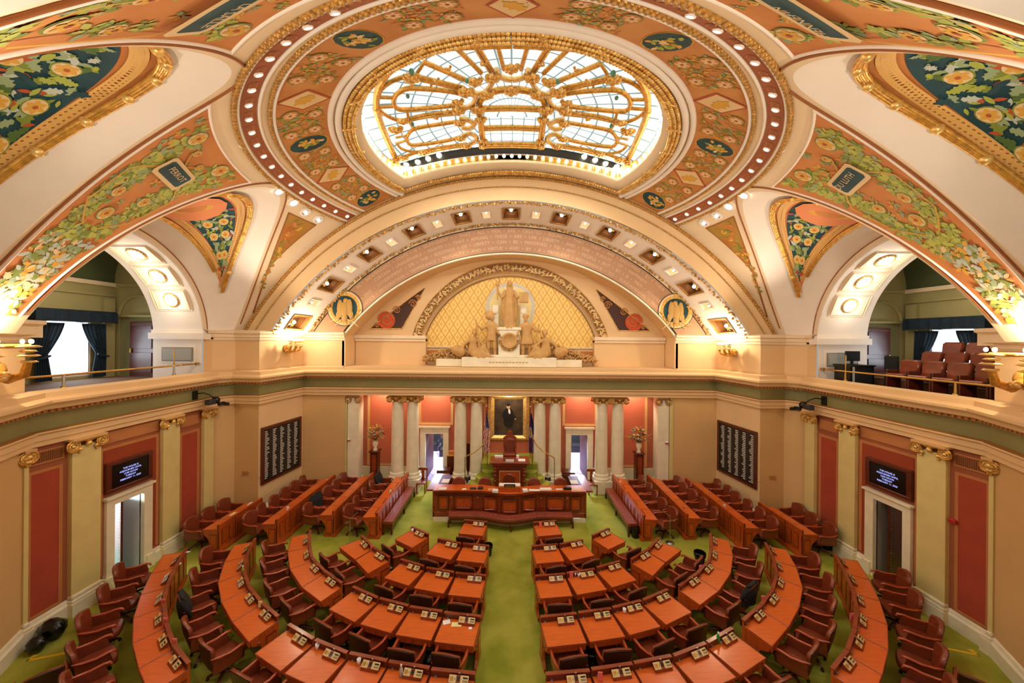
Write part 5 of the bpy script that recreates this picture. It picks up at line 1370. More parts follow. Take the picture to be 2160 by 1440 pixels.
for x,sx in((-2.62,'left'),(2.7,'right')):
    mb=MB(); mb.box((0,0,.01),(.4,1.1,.02),mat('purple_blotter','6a5a8a',.5)); o=mb.build('desk_blotter',loc=(x,14.55,1.17)); tag(o,f'purple-blue blotter on the {sx} return of the clerks desk','blotter')
    mb=MB(); mb.box((0,0,.008),(.3,.36,.016),paper); o=mb.build('open_binder',loc=(x+(.05 if x<0 else -.05),14.45,1.192)); tag(o,f'white open binder on the {sx} return of the clerks desk','binder')
o=paper_at(1075,1016,1.39,.8,.26,paper,'broad white sheets on the lectern of the clerks desk',0,.02); o.location=(.03,13.66,1.39)
mb=MB(); mb.box((0,0,.045),(.42,.06,.09),black); mb.box((0,-.032,.045),(.34,.004,.03),mat('nameplate_gilt','b79a52',.4,.5)); tag(mb.build('nameplate',loc=(.03,13.48,1.39)),'black and gilt nameplate on the lectern of the clerks desk','nameplate')
# clerks' chairs with rounded backs
kproto=thing('swivel_chair','x','chair')
mb=MB(); 
o2=[(.25*math.cos(a),.2*math.sin(a)) for a in [PI*k/10 for k in range(11)]]
ol=[(-.25,-.22),(.25,-.22)]+[(.25*math.cos(PI*k/10),.06+.2*math.sin(PI*k/10)) for k in range(11)]
def r3(s,y): return [(x*s,y,.82+z*s) for x,z in ol]
rows=[r3(.9,-.24),r3(1,-.22),r3(1,-.16),r3(.9,-.14)]; mb.loft(rows,leather,True,True); mb.add(rows[0],[tuple(range(13))],leather,True); mb.add(rows[-1],[tuple(range(12,-1,-1))],leather,True); mb.build('backrest').parent=kproto
mb=MB(); rows=[[(.27*s*math.cos(k*PI/8),.25*s*math.sin(k*PI/8),z) for k in range(16)] for s,z in((.9,.42),(1,.45),(1,.5),(.9,.53))]; mb.loft(rows,leather,True,True,True); mb.build('seat').parent=kproto
for s in(-1,1): mb=MB(); mb.tube([(s*.25,-.2,.72),(s*.29,0,.7),(s*.28,.18,.69),(s*.26,.16,.5)],.022,armw,6); mb.build('armrest').parent=kproto
mb=MB(); mb.tube([(0,0,.42),(0,0,.1)],.035,black,8); [mb.tube([(0,0,.12),(.28*math.cos(k*PI/2.5),.28*math.sin(k*PI/2.5),.05)],.025,black,6) for k in range(5)]; mb.tube([(0,-.1,.44),(0,-.24,.5),(0,-.22,.7)],.025,black,6); mb.build('base').parent=kproto
fs=True
for x,y,lb in((-2.0,14.35,'outer left'),(-.95,14.35,'inner left'),(.03,14.75,'central, set farther back'),(1.02,14.35,'inner right'),(2.06,14.35,'outer right')):
    o=kproto if fs else dup(kproto,(x,y,.4),0); fs=False; o.location=(x,y,.40); o.rotation_euler=(0,0,PI if y>15 else rc.uniform(-.1,.1)+PI*0); o['label']=f'round-backed brown leather swivel chair behind the clerks desk, {lb}'; o['group']='chairs behind the clerks desk'
mb=MB(); mb.box((.03,15.0,.2),(5.1,1.9,.4),carpet); tag(mb.build('low_platform'),'low green carpeted platform under the clerks chairs','platform')
# ------------------------------------------------------------------ speaker's dais
DT=1.40
dais=thing('speakers_dais','green carpeted dais with curved steps rising on both sides of the tall desk','platform',(.03,16.6,0))
def dl(mb,name): mb.xform(Matrix.Translation((-.03,-16.6,0))); o=mb.build(name); o.parent=dais; return o
mb=MB(); mb.prism([(-1.22,15.9),(1.28,15.9),(1.28,17.4),(-1.22,17.4)],.40,DT,carpet); dl(mb,'platform')
for sd in(-1,1):
    for k in range(4):
        z=DT-.25*(k+1); rx,ry=.32+.22*k,.36+.14*k; mb=MB(); cx=.03+sd*(.92+.05*k); cy=15.85-.05*k
        mb.prism([(cx+rx*math.cos(2*PI*j/28),cy+ry*math.sin(2*PI*j/28)) for j in range(28)],.39,z,carpet); dl(mb,'step')
sp=thing('speakers_desk','tall mahogany desk with carved front panel below the framed portrait','desk',(.03,15.55,0))
def sl(mb,name): mb.xform(Matrix.Translation((-.03,-15.55,0))); o=mb.build(name); o.parent=sp; return o
mb=MB(); mb.box((.03,15.55,.92),(1.34,.62,1.5),woodr); mb.box((.03,15.5,.5),(1.5,.8,.2),woodr,bev=.03); mb.box((.03,15.5,1.62),(1.5,.74,.12),woodr,bev=.03); mb.box((.03,15.22,1.5),(1.42,.06,.05),woodr)
for sx in(-.62,.62):
    mb.tube([(.03+sx,15.24,.5),(.03+sx,15.24,1.5)],.06,woodr,10)
    for z in(.62,.9,1.15,1.3,1.45): mb.ball((.03+sx,15.22,z),.075,woodr,5,(1,1,.6))
sl(mb,'carcass')
mb=MB(); mb.box((.03,15.22,.94),(.98,.05,.92),woodd); mb.box((.03,15.2,.94),(.9,.04,.84),mat('pale_bead','cfa27c',.5)); mb.box((.03,15.19,.94),(.84,.04,.78),woodf); sl(mb,'front_panel')
mb=MB(); mb.box((.03,15.5,1.71),(1.7,.86,.06),woodr,bev=.015); sl(mb,'desktop')
def onsp(x,y,w,d,h,m,label,name,cat):
    mb=MB(); mb.box((0,0,h/2),(w,d,h),m); tag(mb.build(name,loc=(x,y,1.742)),label,cat)
onsp(-.45,15.75,.36,.1,.08,paper,'white paper roll at the left back of the tall speaker desk','paper_roll','paper')
onsp(.03,15.2,.36,.06,.09,mat('white_nameplate','e8e6df',.5),'white nameplate at the front edge of the tall speaker desk','nameplate','nameplate')
onsp(.0,15.45,.5,.2,.03,woodd,'dark gavel block tray at the middle of the tall speaker desk','gavel_block','block')
onsp(.55,15.4,.3,.3,.012,paper,'white papers spread at the right of the tall speaker desk','paper','paper')
onsp(.38,15.7,.12,.1,.12,paper,'small white box at the right back of the tall speaker desk','small_box','box')
t=thing('high_backed_chair','tall brown leather armchair with arched crest behind the speaker desk','chair',(.03,16.25,1.40))
mb=MB(); ol=[(-.28,.35),(.28,.35),(.31,1.05),(.24,1.12),(.13,1.18),(.1,1.34),(0,1.40),(-.1,1.34),(-.13,1.18),(-.24,1.12),(-.31,1.05)]; rows=[[(x*s,y,.8+(z-.8)*s) for x,z in ol] for s,y in((.96,.12),(1,.1),(1,.05),(.96,.03))]; mb.loft(rows,woodr,True,False,True); mb.build('frame').parent=t
mb=MB(); ol=[(-.21,.4),(.21,.4),(.22,1.0),(.1,1.07),(-.1,1.07),(-.22,1.0)]; rows=[[(x*s,y,.72+(z-.72)*s) for x,z in ol] for s,y in((1,.04),(.95,-.02),(.8,-.04))]; mb.loft(rows,leather,True,True,True); mb.build('backrest').parent=t
mb=MB(); mb.box((0,-.2,.4),(.56,.5,.12),leather,bev=.04); mb.box((0,-.2,.17),(.5,.45,.34),woodr); mb.build('seat').parent=t
for s in(-1,1): mb=MB(); mb.tube([(s*.29,.05,.66),(s*.3,-.2,.64),(s*.28,-.4,.62),(s*.27,-.4,.4)],.03,woodr,6); mb.build('armrest').parent=t
# portrait
t=thing('portrait','gilt-framed dark painting of a dark-suited man above the speaker chair','painting',(0,YR-.12,3.55))
pc=on_y(1073,877,YR-.12); w_,h_=.80,1.12
t.location=(pc[0],YR-.1,pc[2]-.06)
mb=MB()
def rr(w,h,y): return [(-w,y,-h),(w,y,-h),(w,y,h),(-w,y,h)]
mb.loft([rr(w_+.2,h_-.08+.06,.04),rr(w_+.2,h_-.08+.06,-.06),rr(w_+.05,h_-.12,-.1),rr(w_-.1,h_-.24,-.02)],goldl,True,False); mb.build('frame').parent=t
mb=MB(); pd=mat('painting_dark_ground','3a2a1c',.5,c2='5a4830',scale=2); mb.add(rr(w_-.1,h_-.24,-.015),[(0,1,2,3)],pd)
sk=mat('painted_skin','c99a74',.6); dk=mat('painted_coat','120e0c',.6)
def blob(c,rx,rz_,m,o,n=16,rot=0): mb.add([(c[0]+rx*math.cos(2*PI*k/n)*math.cos(rot)-rz_*math.sin(2*PI*k/n)*math.sin(rot),-.017-o,c[1]+rx*math.cos(2*PI*k/n)*math.sin(rot)+rz_*math.sin(2*PI*k/n)*math.cos(rot)) for k in range(n)],[tuple(range(n))],m)
blob((-.03,.1),.28,.36,dk,.002); blob((.16,.02),.28,.1,dk,.003,rot=-.4); blob((-.0,-.22),.26,.3,mat('painted_shadow','1f1711',.6),.001); blob((-.02,.52),.09,.12,sk,.004); blob((-.02,.60),.1,.07,dk,.005); blob((.03,.28),.05,.13,paper,.005,rot=.15); blob((.33,-.08),.05,.04,sk,.005)
mb.build('canvas').parent=t
# flags
def flag(x,label,kind):
    t=thing('flag',label,'flag',(x,16.75,1.40)); s=1
    mb=MB(); mb.tube([(0,0,-.1),(0,0,2.35)],.018,armw,6); mb.ball((0,0,2.4),.04,goldl,4); 
    if kind=='us':
        for q in(-1,1): mb.tube([(0,0,2.44),(q*.12,0,2.5)],[.02,.005],goldl,4)
        mb.tube([(0,0,2.4),(0,0,2.58)],[.02,.006],goldl,4)
    else: mb.tube([(0,0,2.4),(0,0,2.58)],[.02,.004],steel,5)
    mb.lathe([(.14,-.15),(.14,-.1),(.04,-.02),(.02,.1)],(0,0,0),brass,12); mb.build('pole').parent=t
    mb=MB(); N=24; rows=[]
    for k in range(33):
        u=k/32; row=[]; z=2.1-1.85*u; w=.05+.19*min(1,u*2.2)
        for i in range(N+1): s_=i/N; row.append((-w*.3+(w*1.25)*s_*(1.0) -.06*u*(1 if kind=='us' else -.3),-.05-.045*math.sin(s_*15+u*2),z-.0-.10*s_*u))
        rows.append(row)
    cr_=mat('flag_red','b3202c',.8); cw=mat('flag_white','eee6e0',.8); cb_=mat('flag_blue','1d2c6b',.8)
    base=len(mb.v); mb.v+=[p for r in rows for p in r]
    for k in range(32):
        for i in range(N):
            if kind=='us':
                m=cb_ if k<12 and i>7 else ((cr_ if int((k*.55+i*.75))//2%2 else cw))
                if k<12 and (k*3+i*5)%11==0 and i>7: m=cw
            else:
                m=cb_; cx=(i-5.5)/5.0; cz=(k-15)/4.5; rr2=cx*cx+cz*cz
                if rr2<1: m=cw if rr2>.55 else (y1 if (i+k)%3 else g4)
            mb.f.append((base+k*(N+1)+i,base+k*(N+1)+i+1,base+(k+1)*(N+1)+i+1,base+(k+1)*(N+1)+i)); mb.m.append(mb.mi(m)); mb.sm.append(True)
    for r in(rows[-1],): mb.tube(r,.014,y1,4)
    mb.build('cloth').parent=t
flag(-1.1,'red and white striped flag with starred blue canton, on a pole left of the portrait','us')
flag(.99,'blue flag with a round pale emblem on a pole by the right marble column','mn')
# curved brass rails of the dais
for sd in(-1,1):
    t=thing('handrail',f"curved brass handrail climbing to the dais on the {'left' if sd<0 else 'right'}",'handrail',(.03,15.6,0))
    mb=MB(); pts=crv([(sd*1.0*1,.2),(sd*1.15,.1),(sd*1.5,-.05),(sd*1.95,-.1)],5); mb.tube([(p[0],p[1],2.75-.95*(i/(len(pts)-1))**.8) for i,p in enumerate(pts)],.025,brass,6); mb.build('rail').parent=t
    for q,(z0,z1) in((0,(1.38,2.75)),(-1,(.18,1.8))):
        p=pts[q]; mb=MB(); mb.tube([(p[0],p[1],z0),(p[0],p[1],z1)],.018,woodr if q==0 else brass,6); mb.build('post').parent=t
# flower stands
for sd,x in((-1,-6.25),(1,6.05)):
    side='left' if sd<0 else 'right'
    t=thing('plant_stand',f"tall square dark wood pedestal against the {side} coral panel",'stand',(x,16.6,0))
    mb=MB(); mb.box((0,0,.06),(.5,.5,.12),woodd,bev=.02); mb.box((0,0,.9),(.34,.34,1.6),woodd); mb.box((0,0,1.72),(.46,.46,.06),woodd,bev=.02); mb.box((0,-.18,.9),(.2,.02,1.3),woodr); mb.build('pedestal').parent=t
    t=thing('flower_vase',f"footed vase with a round mixed bouquet of orange and white flowers on the {side} pedestal",'vase',(x,16.6,1.75))
    mb=MB(); mb.lathe([(.1,0),(.11,.03),(.05,.1),(.13,.28),(.12,.36),(.09,.42),(.12,.46)],(0,0,0),stone,16); mb.build('vase').parent=t
    rg=random.Random(40+sd); mb=MB()
    cols=[mat('bloom_orange','d9762b',.7),w1,mat('bloom_blue_grey','8a9aa0',.7),mat('bloom_rust','a8401c',.7),y1,g3]
    for _ in range(130):
        a=rg.uniform(0,6.28); e=rg.uniform(-.5,1.5); r=rg.uniform(.18,.44); p=(r*math.cos(e)*math.cos(a),r*math.cos(e)*math.sin(a)*.8,.72+r*math.sin(e)); mb.ball(p,rg.uniform(.03,.065),rg.choice(cols),3,(1,1,.7))
    mb.build('blooms').parent=t
    mb=MB()
    for _ in range(60):
        a=rg.uniform(0,6.28); e=rg.uniform(-.1,1.4); r=rg.uniform(.45,.72); mb.tube([(0,0,.45),(r*.5*math.cos(e)*math.cos(a),r*.5*math.cos(e)*math.sin(a),.6+r*.4*math.sin(e)),(r*math.cos(e)*math.cos(a),r*math.cos(e)*math.sin(a)*.7,.6+r*math.sin(e))],.006,rg.choice((g4,ochre,y1)),4)
    mb.build('stems').parent=t
# side chairs and cabinets beside the rear doors
for x,lb in((-3.95,'left'),(3.78,'right')):
    t=thing('side_chair',f"plain wooden side chair with vase-shaped splats by the {lb} rear doorway",'chair',(x,16.15,0))
    mb=MB(); mb.box((0,0,.45),(.42,.42,.05),woodr,bev=.01); mb.build('seat').parent=t
    mb=MB(); mb.box((0,.2,.98),(.44,.04,.12),woodr,bev=.02); mb.box((0,.2,.7),(.12,.03,.5),woodr); mb.box((0,.2,.52),(.4,.03,.04),woodr)
    for s in(-1,1): mb.tube([(s*.19,.2,.45),(s*.2,.22,1.0)],.022,woodr,6)
    mb.build('backrest').parent=t
    for sx in(-1,1):
        for sy in(-1,1): mb=MB(); mb.box((sx*.18,sy*.18,.21),(.045,.045,.42),woodr); mb.build('leg').parent=t
for x,lb,h in((-3.0,'left',.95),(2.72,'right',.9)):
    t=thing('side_cabinet',f"small dark wooden cabinet with one knob beside the {lb} rear doorway",'cabinet',(x,16.5,0))
    mb=MB(); mb.box((0,0,h/2),(.6,.5,h),woodd); mb.build('body').parent=t
    mb=MB(); mb.box((0,-.26,h*.75),(.5,.03,.3),woodd,bev=.01); d_=mb.build('drawer'); d_.parent=t; mb=MB(); mb.ball((0,-.29,h*.75),.02,brass,4); mb.build('knob').parent=d_
t=thing('side_cabinet','taller dark cabinet beside the column left of the rostrum','cabinet',(-2.72,17.0,0)); mb=MB(); mb.box((0,0,.7),(.42,.4,1.4),woodd); mb.build('body').parent=t
mb=MB(); mb.box((0,0,.02),(.46,.3,.04),y1); mb.box((-.02,0,.12),(.28,.2,.18),orangem); tag(mb.build('letter_tray',loc=(-2.72,17.0,1.402)),'orange and yellow box on top of the tall cabinet left of the rostrum','box')
for x,lb in((-1.88,'left'),(1.76,'right')):
    mb=MB(); mb.lathe([(.12,0),(.16,.35),(.17,.7),(.1,.75)],(0,0,0),black,14); tag(mb.build('waste_bin',loc=(x,16.15,0)),f"tall black bin between the two marble columns {lb} of the dais",'bin')
mb=MB(); mb.box((0,0,1.2),(.34,.1,1.6),woodd); tag(mb.build('wooden_cupboard',loc=(-1.88,16.9,0)),'tall narrow dark cupboard between the columns left of the dais','cupboard')
# ------------------------------------------------------------------ statuary group
stm=mat('tan_plaster_statuary','c79a5c',.65,noise=.1,scale=4)
def remesh(o,vx=.03,sm=2):
    r=o.modifiers.new('r','REMESH'); r.mode='VOXEL'; r.voxel_size=vx; r.use_smooth_shade=True
    s=o.modifiers.new('s','SMOOTH'); s.iterations=sm; s.factor=.5
YS=16.75
def cap(mb,a,b,r0,r1,m=stm,n=10):
    a=Vector(a);b=Vector(b); mb.ball(a,r0,m,5); mb.ball(b,r1,m,5); mb.tube([a,b],[r0,r1],m,n)
def head(mb,c,s=1,hair=True):
    x,y,z=c; mb.ball(c,.115*s,stm,7,(.85,1,1.15)); mb.ball((x,y-.1*s,z-.01*s),.03*s,stm,4); mb.ball((x,y-.075*s,z-.08*s),.045*s,stm,4); cap(mb,(x,y,z-.1*s),(x,y+.01,z-.22*s),.06*s,.065*s)
def fingers(mb,c,s=1,d=(0,0,1)):
    mb.ball(c,.05*s,stm,5)
    for k in range(5): a=-.6+.3*k; v=Vector(c); cap(mb,v,v+Vector((math.sin(a)*.09*s,-.02,math.cos(a)*(.09 if k else .06)*s)) if d[2]>0 else v+Vector((math.sin(a)*.07*s,-.02,-math.cos(a)*.09*s)),.016*s,.012*s,n=5)
# central standing woman in a long robe, right hand raised with a torch, book in the left arm
zb=7.48
def at(u,v): p=on_y(u,v,YS); return p[0],p[2]
x0=-.04
mb=MB(); mb.xform(Matrix.Identity(4))
def folds(mb,c,prof_,nf,amp,n=48):
    rows=[]
    for r,ry,z in prof_: rows.append([(c[0]+r*(1+amp*math.sin(nf*2*PI*i/n+z*1.3))*math.cos(2*PI*i/n),c[1]+ry*(1+amp*math.sin(nf*2*PI*i/n+z))*math.sin(2*PI*i/n),c[2]+z) for i in range(n)])
    mb.loft(rows,stm,True,True,True)
folds(mb,(0,0,0),[(.30,.24,0),(.27,.22,.3),(.24,.2,.8),(.23,.19,1.2),(.17,.15,1.42),(.2,.15,1.6),(.22,.14,1.75),(.12,.1,1.86),(.06,.06,1.92)],11,.07)
for s in(-1,1): folds(mb,(s*.26,.06,.25),[(.02,.05,0),(.1,.08,.15),(.13,.08,.6),(.12,.08,1.1),(.08,.07,1.4)],6,.12,24)
head(mb,(0,-.02,2.06)); mb.ball((0,.03,2.09),.15,stm,6,(.95,1,1.1)); 
for s in(-1,1): mb.ball((s*.1,.02,1.93),.06,stm,5,(1,1,2))
cap(mb,(-.2,0,1.72),(-.36,-.06,1.42),.08,.06); cap(mb,(-.36,-.06,1.42),(-.5,-.16,1.62),.06,.045); fingers(mb,(-.52,-.17,1.66))
cap(mb,(.2,0,1.72),(.36,-.06,1.42),.08,.06); cap(mb,(.36,-.06,1.42),(.52,-.18,1.5),.06,.045); fingers(mb,(.53,-.2,1.52))
for k in(-1,1): cap(mb,(k*.09,-.15,.02),(k*.1,-.3,.02),.05,.04)
o=mb.build('statue',loc=(x0,YS-.1,zb)); remesh(o,.02,1); tag(o,'tan plaster statue of a robed woman standing highest, raising a torch, in the gilded lunette','statue')
mb=MB(); mb.tube([(-.55,-.2,1.3),(-.55,-.2,1.95)],[.03,.06],stm,8); mb.lathe([(.03,1.9),(.09,1.95),(.09,2.05),(.05,2.15)],(-.55,-.2,0),stm,12)
for s in(-1,1): mb.tube([(-.55+s*.05,-.2,2.1),(-.55+s*.1,-.2,2.25),(-.55+s*.12,-.2,2.4)],[.04,.025,.006],stm,6)
tag(mb.build('torch',loc=(x0,YS-.1,zb)),'plaster torch with horn-like flames in the raised hand of the central statue','torch')
mb=MB(); mb.box((.66,-.24,1.42),(.42,.08,.5),stm,rz=.15,bev=.02); mb.box((.63,-.29,1.42),(.36,.02,.42),stm,rz=.15); tag(mb.build('stone_tablet',loc=(x0,YS-.1,zb)),'plaster open book held by the central statue','book')
# throne posts and central pedestal
ped=thing('pedestal','cream pedestal and base blocks carrying the statue group, with a garlanded round shield','pedestal',(x0,YS,5.7))
mb=MB(); 
for s in(-1,1): mb.box((s*.66,.25,1.95),(.32,.3,1.9),stone,bev=.03); mb.tube([(s*.66,.08,2.62),(s*.66,.06,2.62)],[.14,.13],stone,16)
mb.box((0,0,.95),(1.0,.7,1.75),stone,bev=.03); mb.box((0,0,1.74),(1.12,.8,.12),stone,bev=.03); mb.build('pedestal_block').parent=ped
mb=MB(); mb.box((0,-.15,.22),(4.3,1.0,.44),stone,bev=.02); mb.box((-2.75,-.05,.17),(1.2,.8,.34),stone,bev=.02); mb.box((2.75,-.05,.17),(1.2,.8,.34),stone,bev=.02); mb.box((0,-.1,.5),(1.9,.8,.1),stone); mb.build('base').parent=ped
mb=MB(); mb.lathe([(0,.04),(.28,.05),(.30,.09),(.36,.09),(.38,.0)],(0,0,0),stm,28); mb.xform(Matrix.Translation((0,-.37,1.2))@Matrix.Rotation(PI/2,4,'X')); 
for k in range(26):
    a=PI+PI*k/25; 
    for q in range(2): mb.ball((.42*math.cos(a)+rnd.uniform(-.03,.03),-.4,1.22+.46*math.sin(a)+rnd.uniform(-.03,.03)),.045,stm,3)
for s in(-1,1): mb.tube([(s*.45,-.4,1.5),(s*.52,-.42,1.3),(s*.5,-.4,1.1)],[.06,.05,.02],stm,6)
mb.build('shield').parent=ped
mb=MB(); gi=mat('faint_gilt_relief','c9ae72',.5)
rg=random.Random(6)
for k in range(12): mb.ball((-.85+k*.15,-.66,.22),.04,gi,3,(1.6,.3,.9))
mb.build('inscription_relief').parent=ped
def figure(name,label,x,z,fn,vx=.03):
    mb=MB(); fn(mb); o=mb.build(name,loc=(x,YS-.25,z)); remesh(o,vx); tag(o,label,'statue'); return o
def man_left(mb):
    for s in(-1,1): cap(mb,(s*.13,0,.92),(s*.15,-.05,.5),.13,.1); cap(mb,(s*.15,-.05,.5),(s*.17,.02,.08),.1,.07); cap(mb,(s*.17,0,.05),(s*.2,-.2,.03),.06,.04)
    folds(mb,(0,0,.78),[(.26,.2,0),(.24,.18,.2),(.21,.15,.4),(.24,.16,.6),(.26,.15,.75),(.12,.1,.85)],7,.03,32)
    head(mb,(.03,-.02,1.84)); mb.ball((-.1,.04,1.92),.2,stm,6,(1,.8,1)); 
    for k in range(7): a=.6+k*.3; cap(mb,(.0,.02,1.92),(.34*math.cos(a)-.08,.04,1.86+.3*math.sin(a)),.06,.03,n=5)
    cap(mb,(-.22,0,1.48),(-.42,-.06,1.3),.08,.06); cap(mb,(-.42,-.06,1.3),(-.66,-.16,1.5),.06,.045); fingers(mb,(-.68,-.17,1.54))
    cap(mb,(.22,0,1.48),(.3,-.05,1.18),.08,.06); cap(mb,(.3,-.05,1.18),(.42,-.12,.98),.06,.045); fingers(mb,(.44,-.13,.96),1,(0,0,-1))
figure('statue','tan plaster statue of a man in a feathered headdress standing left of the lunette pedestal',on_y(1037,740,YS)[0],6.12,man_left)
mb=MB(); mb.tube([(0,0,.05),(-.1,0,1.0),(-.22,0,1.75)],[.05,.05,.03],stm,8); tag(mb.build('staff',loc=(on_y(1020,740,YS)[0]-.12,YS-.45,6.12)),'plaster staff in the hand of the left standing statue','staff')
def man_right(mb):
    for s in(-1,1): cap(mb,(s*.13,0,.85),(s*.15,-.04,.5),.12,.1); cap(mb,(s*.15,-.04,.5),(s*.17,.02,.08),.1,.075); cap(mb,(s*.17,0,.05),(s*.2,-.2,.03),.065,.045)
    folds(mb,(0,0,.62),[(.34,.26,0),(.3,.22,.25),(.21,.16,.5),(.25,.17,.7),(.3,.18,.88),(.14,.11,1.0)],8,.05,32)
    head(mb,(-.05,-.02,1.84)); mb.ball((-.05,.02,1.93),.15,stm,6,(1.1,1,.7)); mb.ball((-.05,-.07,1.73),.08,stm,5)
    cap(mb,(-.25,0,1.48),(-.38,-.05,1.2),.1,.07); cap(mb,(-.38,-.05,1.2),(-.46,-.14,1.02),.07,.05); fingers(mb,(-.47,-.15,1.0),1,(0,0,-1))
    cap(mb,(.25,0,1.48),(.42,-.05,1.25),.1,.07); cap(mb,(.42,-.05,1.25),(.6,-.15,1.2),.07,.05); fingers(mb,(.62,-.16,1.22))
figure('statue','tan plaster statue of a trapper in a belted coat standing right of the lunette pedestal',on_y(1110,740,YS)[0],6.12,man_right)
mb=MB(); mb.tube([(-.12,0,.02),(.16,0,1.55)],.028,stm,8); tag(mb.build('paddle',loc=(on_y(1128,740,YS)[0],YS-.45,6.12)),'plaster long rod held by the right standing statue','rod')
def sit(s):
    def f(mb):
        folds(mb,(0,.05,.15),[(.3,.25,0),(.27,.22,.25),(.2,.16,.5),(.23,.15,.7),(.12,.1,.82)],7,.06,32)
        head(mb,(s*.06,-.05,1.13)); mb.ball((s*.05,.02,1.2),.15,stm,6)
        cap(mb,(s*.1,-.1,.25),(s*.5,-.25,.45),.17,.13); cap(mb,(s*.5,-.25,.45),(s*.78,-.25,.08),.12,.07); cap(mb,(s*.78,-.25,.06),(s*.98,-.3,.05),.06,.04)
        cap(mb,(s*-.02,-.15,.2),(s*.45,-.3,.2),.15,.12); cap(mb,(s*.45,-.3,.2),(s*.85,-.35,.06),.1,.06)
        folds(mb,(s*.4,-.2,.0),[(.42,.22,0),(.36,.2,.2),(.2,.15,.42)],9,.08,36)
        cap(mb,(s*-.2,0,.82),(s*-.45,-.1,.6),.09,.06); cap(mb,(s*-.45,-.1,.6),(s*-.5,-.2,.35),.06,.045); fingers(mb,(s*-.5,-.22,.32),1,(0,0,-1))
        cap(mb,(s*.2,-.05,.82),(s*.42,-.2,.65),.08,.06); cap(mb,(s*.42,-.2,.65),(s*.55,-.3,.55),.055,.045); fingers(mb,(s*.57,-.3,.56))
        cap(mb,(s*-.6,-.15,.28),(s*-.85,-.1,.35),.25,.2)
    return f
figure('statue','tan plaster statue of a draped woman reclining beside a jar, left end of the lunette',on_y(1000,740,YS)[0],6.1,sit(1),.035)
figure('statue','tan plaster statue of a bending man with a round bale, right end of the lunette',on_y(1150,740,YS)[0],6.1,sit(-1),.035)
for s,(ua,ub) in((-1,(1010,892)),(1,(1140,1256))):
    rg=random.Random(50+s); mb=MB(); a=on_y(ua,738,YS); b=on_y(ub,752,YS)
    for k in range(260):
        t=rg.random()**.9; x=a[0]+(b[0]-a[0])*t; hgt=(1.0-.75*t); z=5.95+.15*(1-t)+rg.uniform(0,hgt)*(1-.35*t); y=YS+rg.uniform(-.1,.25)
        an=rg.uniform(0,6.28); L=rg.uniform(.08,.15); mb.tube([(x-L*math.cos(an),y,z-L*math.sin(an)),(x,y-.06,z),(x+L*math.cos(an),y,z+L*math.sin(an))],[.012,.05,.012],stm,5)
    o=mb.build('plaster_foliage'); tag(o,f"mass of plaster leaves and corn trailing to the {'left' if s<0 else 'right'} end of the statue group",'garland',kind='stuff')
# ------------------------------------------------------------------ wall sconces
def sconce_mesh(t,big):
    s=1.5 if big else 1
    mb=MB(); mb.lathe([(0,.0),(.14,.01),(.17,.05),(.12,.09),(0,.1)],(0,0,0),gold,14); mb.xform(Matrix.Rotation(PI/2,4,'X')); mb.xform(Matrix.Scale(s,4)); mb.build('wall_plate').parent=t
    mb=MB()
    for q in(-1,0,1):
        mb.tube([(q*.06*s,-.05*s,-.02),(q*.16*s,-.2*s,-.12*s),(q*.26*s,-.42*s,-.05*s),(q*.28*s,-.5*s,.12*s)],[.05*s,.06*s,.05*s,.04*s],gold,8)
        for k in range(5): mb.ball((q*.12*s+rnd.uniform(-.05,.05),-.1*s-.07*k*s,-.08*s+rnd.uniform(-.05,.05)),.045*s,goldl,4)
        for z,r in((.12,.09),(.2,.11),(.26,.08),(.32,.12)): mb.lathe([(r*.6*s,z*s-.02),(r*s,z*s),(r*.7*s,z*s+.03)],(q*.28*s,-.5*s,0),goldl,12)
    mb.tube([(-.3*s,-.5*s,.33*s),(.3*s,-.5*s,.33*s)],.03*s,gold,6); mb.build('arms').parent=t
    for q in(-1,0,1):
        for j in range(3):
            mb=MB(); mb.ball((q*.28*s+.07*math.cos(j*2.1+q),-.5*s+.07*math.sin(j*2.1+q),.39*s),.032,bulb,5,(1,1,1.4)); mb.build('bulb').parent=t
SC=[((-9.45,14.9),False,(math.atan2(-.34,2.32)),'left recess wall above the voting board',6.35),((-10.3,6.95),True,None,'big left pier between the gallery arches',6.5)]
sconce_pos=[]
for sd in(1,-1):
    side='left' if sd==1 else 'right'
    for k in(0,1):
        if k==0: x,y,rz=-9.44,14.95,PI/2-.14
        else: x,y,rz=-10.36,7.02,math.atan2(2.18,-1.25)-PI+.0
        t=thing('wall_sconce',(f"small gilt candelabra sconce on the {side} recess wall above the voting board" if k==0 else f"large ornate gilt sconce on the {side} pier at the picture edge"),'sconce',(x*sd,y,6.5 if k==0 else 6.3))
        # local -y points into the room
        nx,ny=(Vector((0,DY,0))-Vector((x,y,0))).normalized()[:2] if k else (1,-.14)
        if k: nx,ny=(.868,-.497)
        t.rotation_euler=(0,0,math.atan2(ny,nx*sd)+PI/2)
        sconce_mesh(t,k==1); sconce_pos.append((x*sd+nx*sd*.8,y+ny*.8,(7.0 if k==0 else 7.1),k))
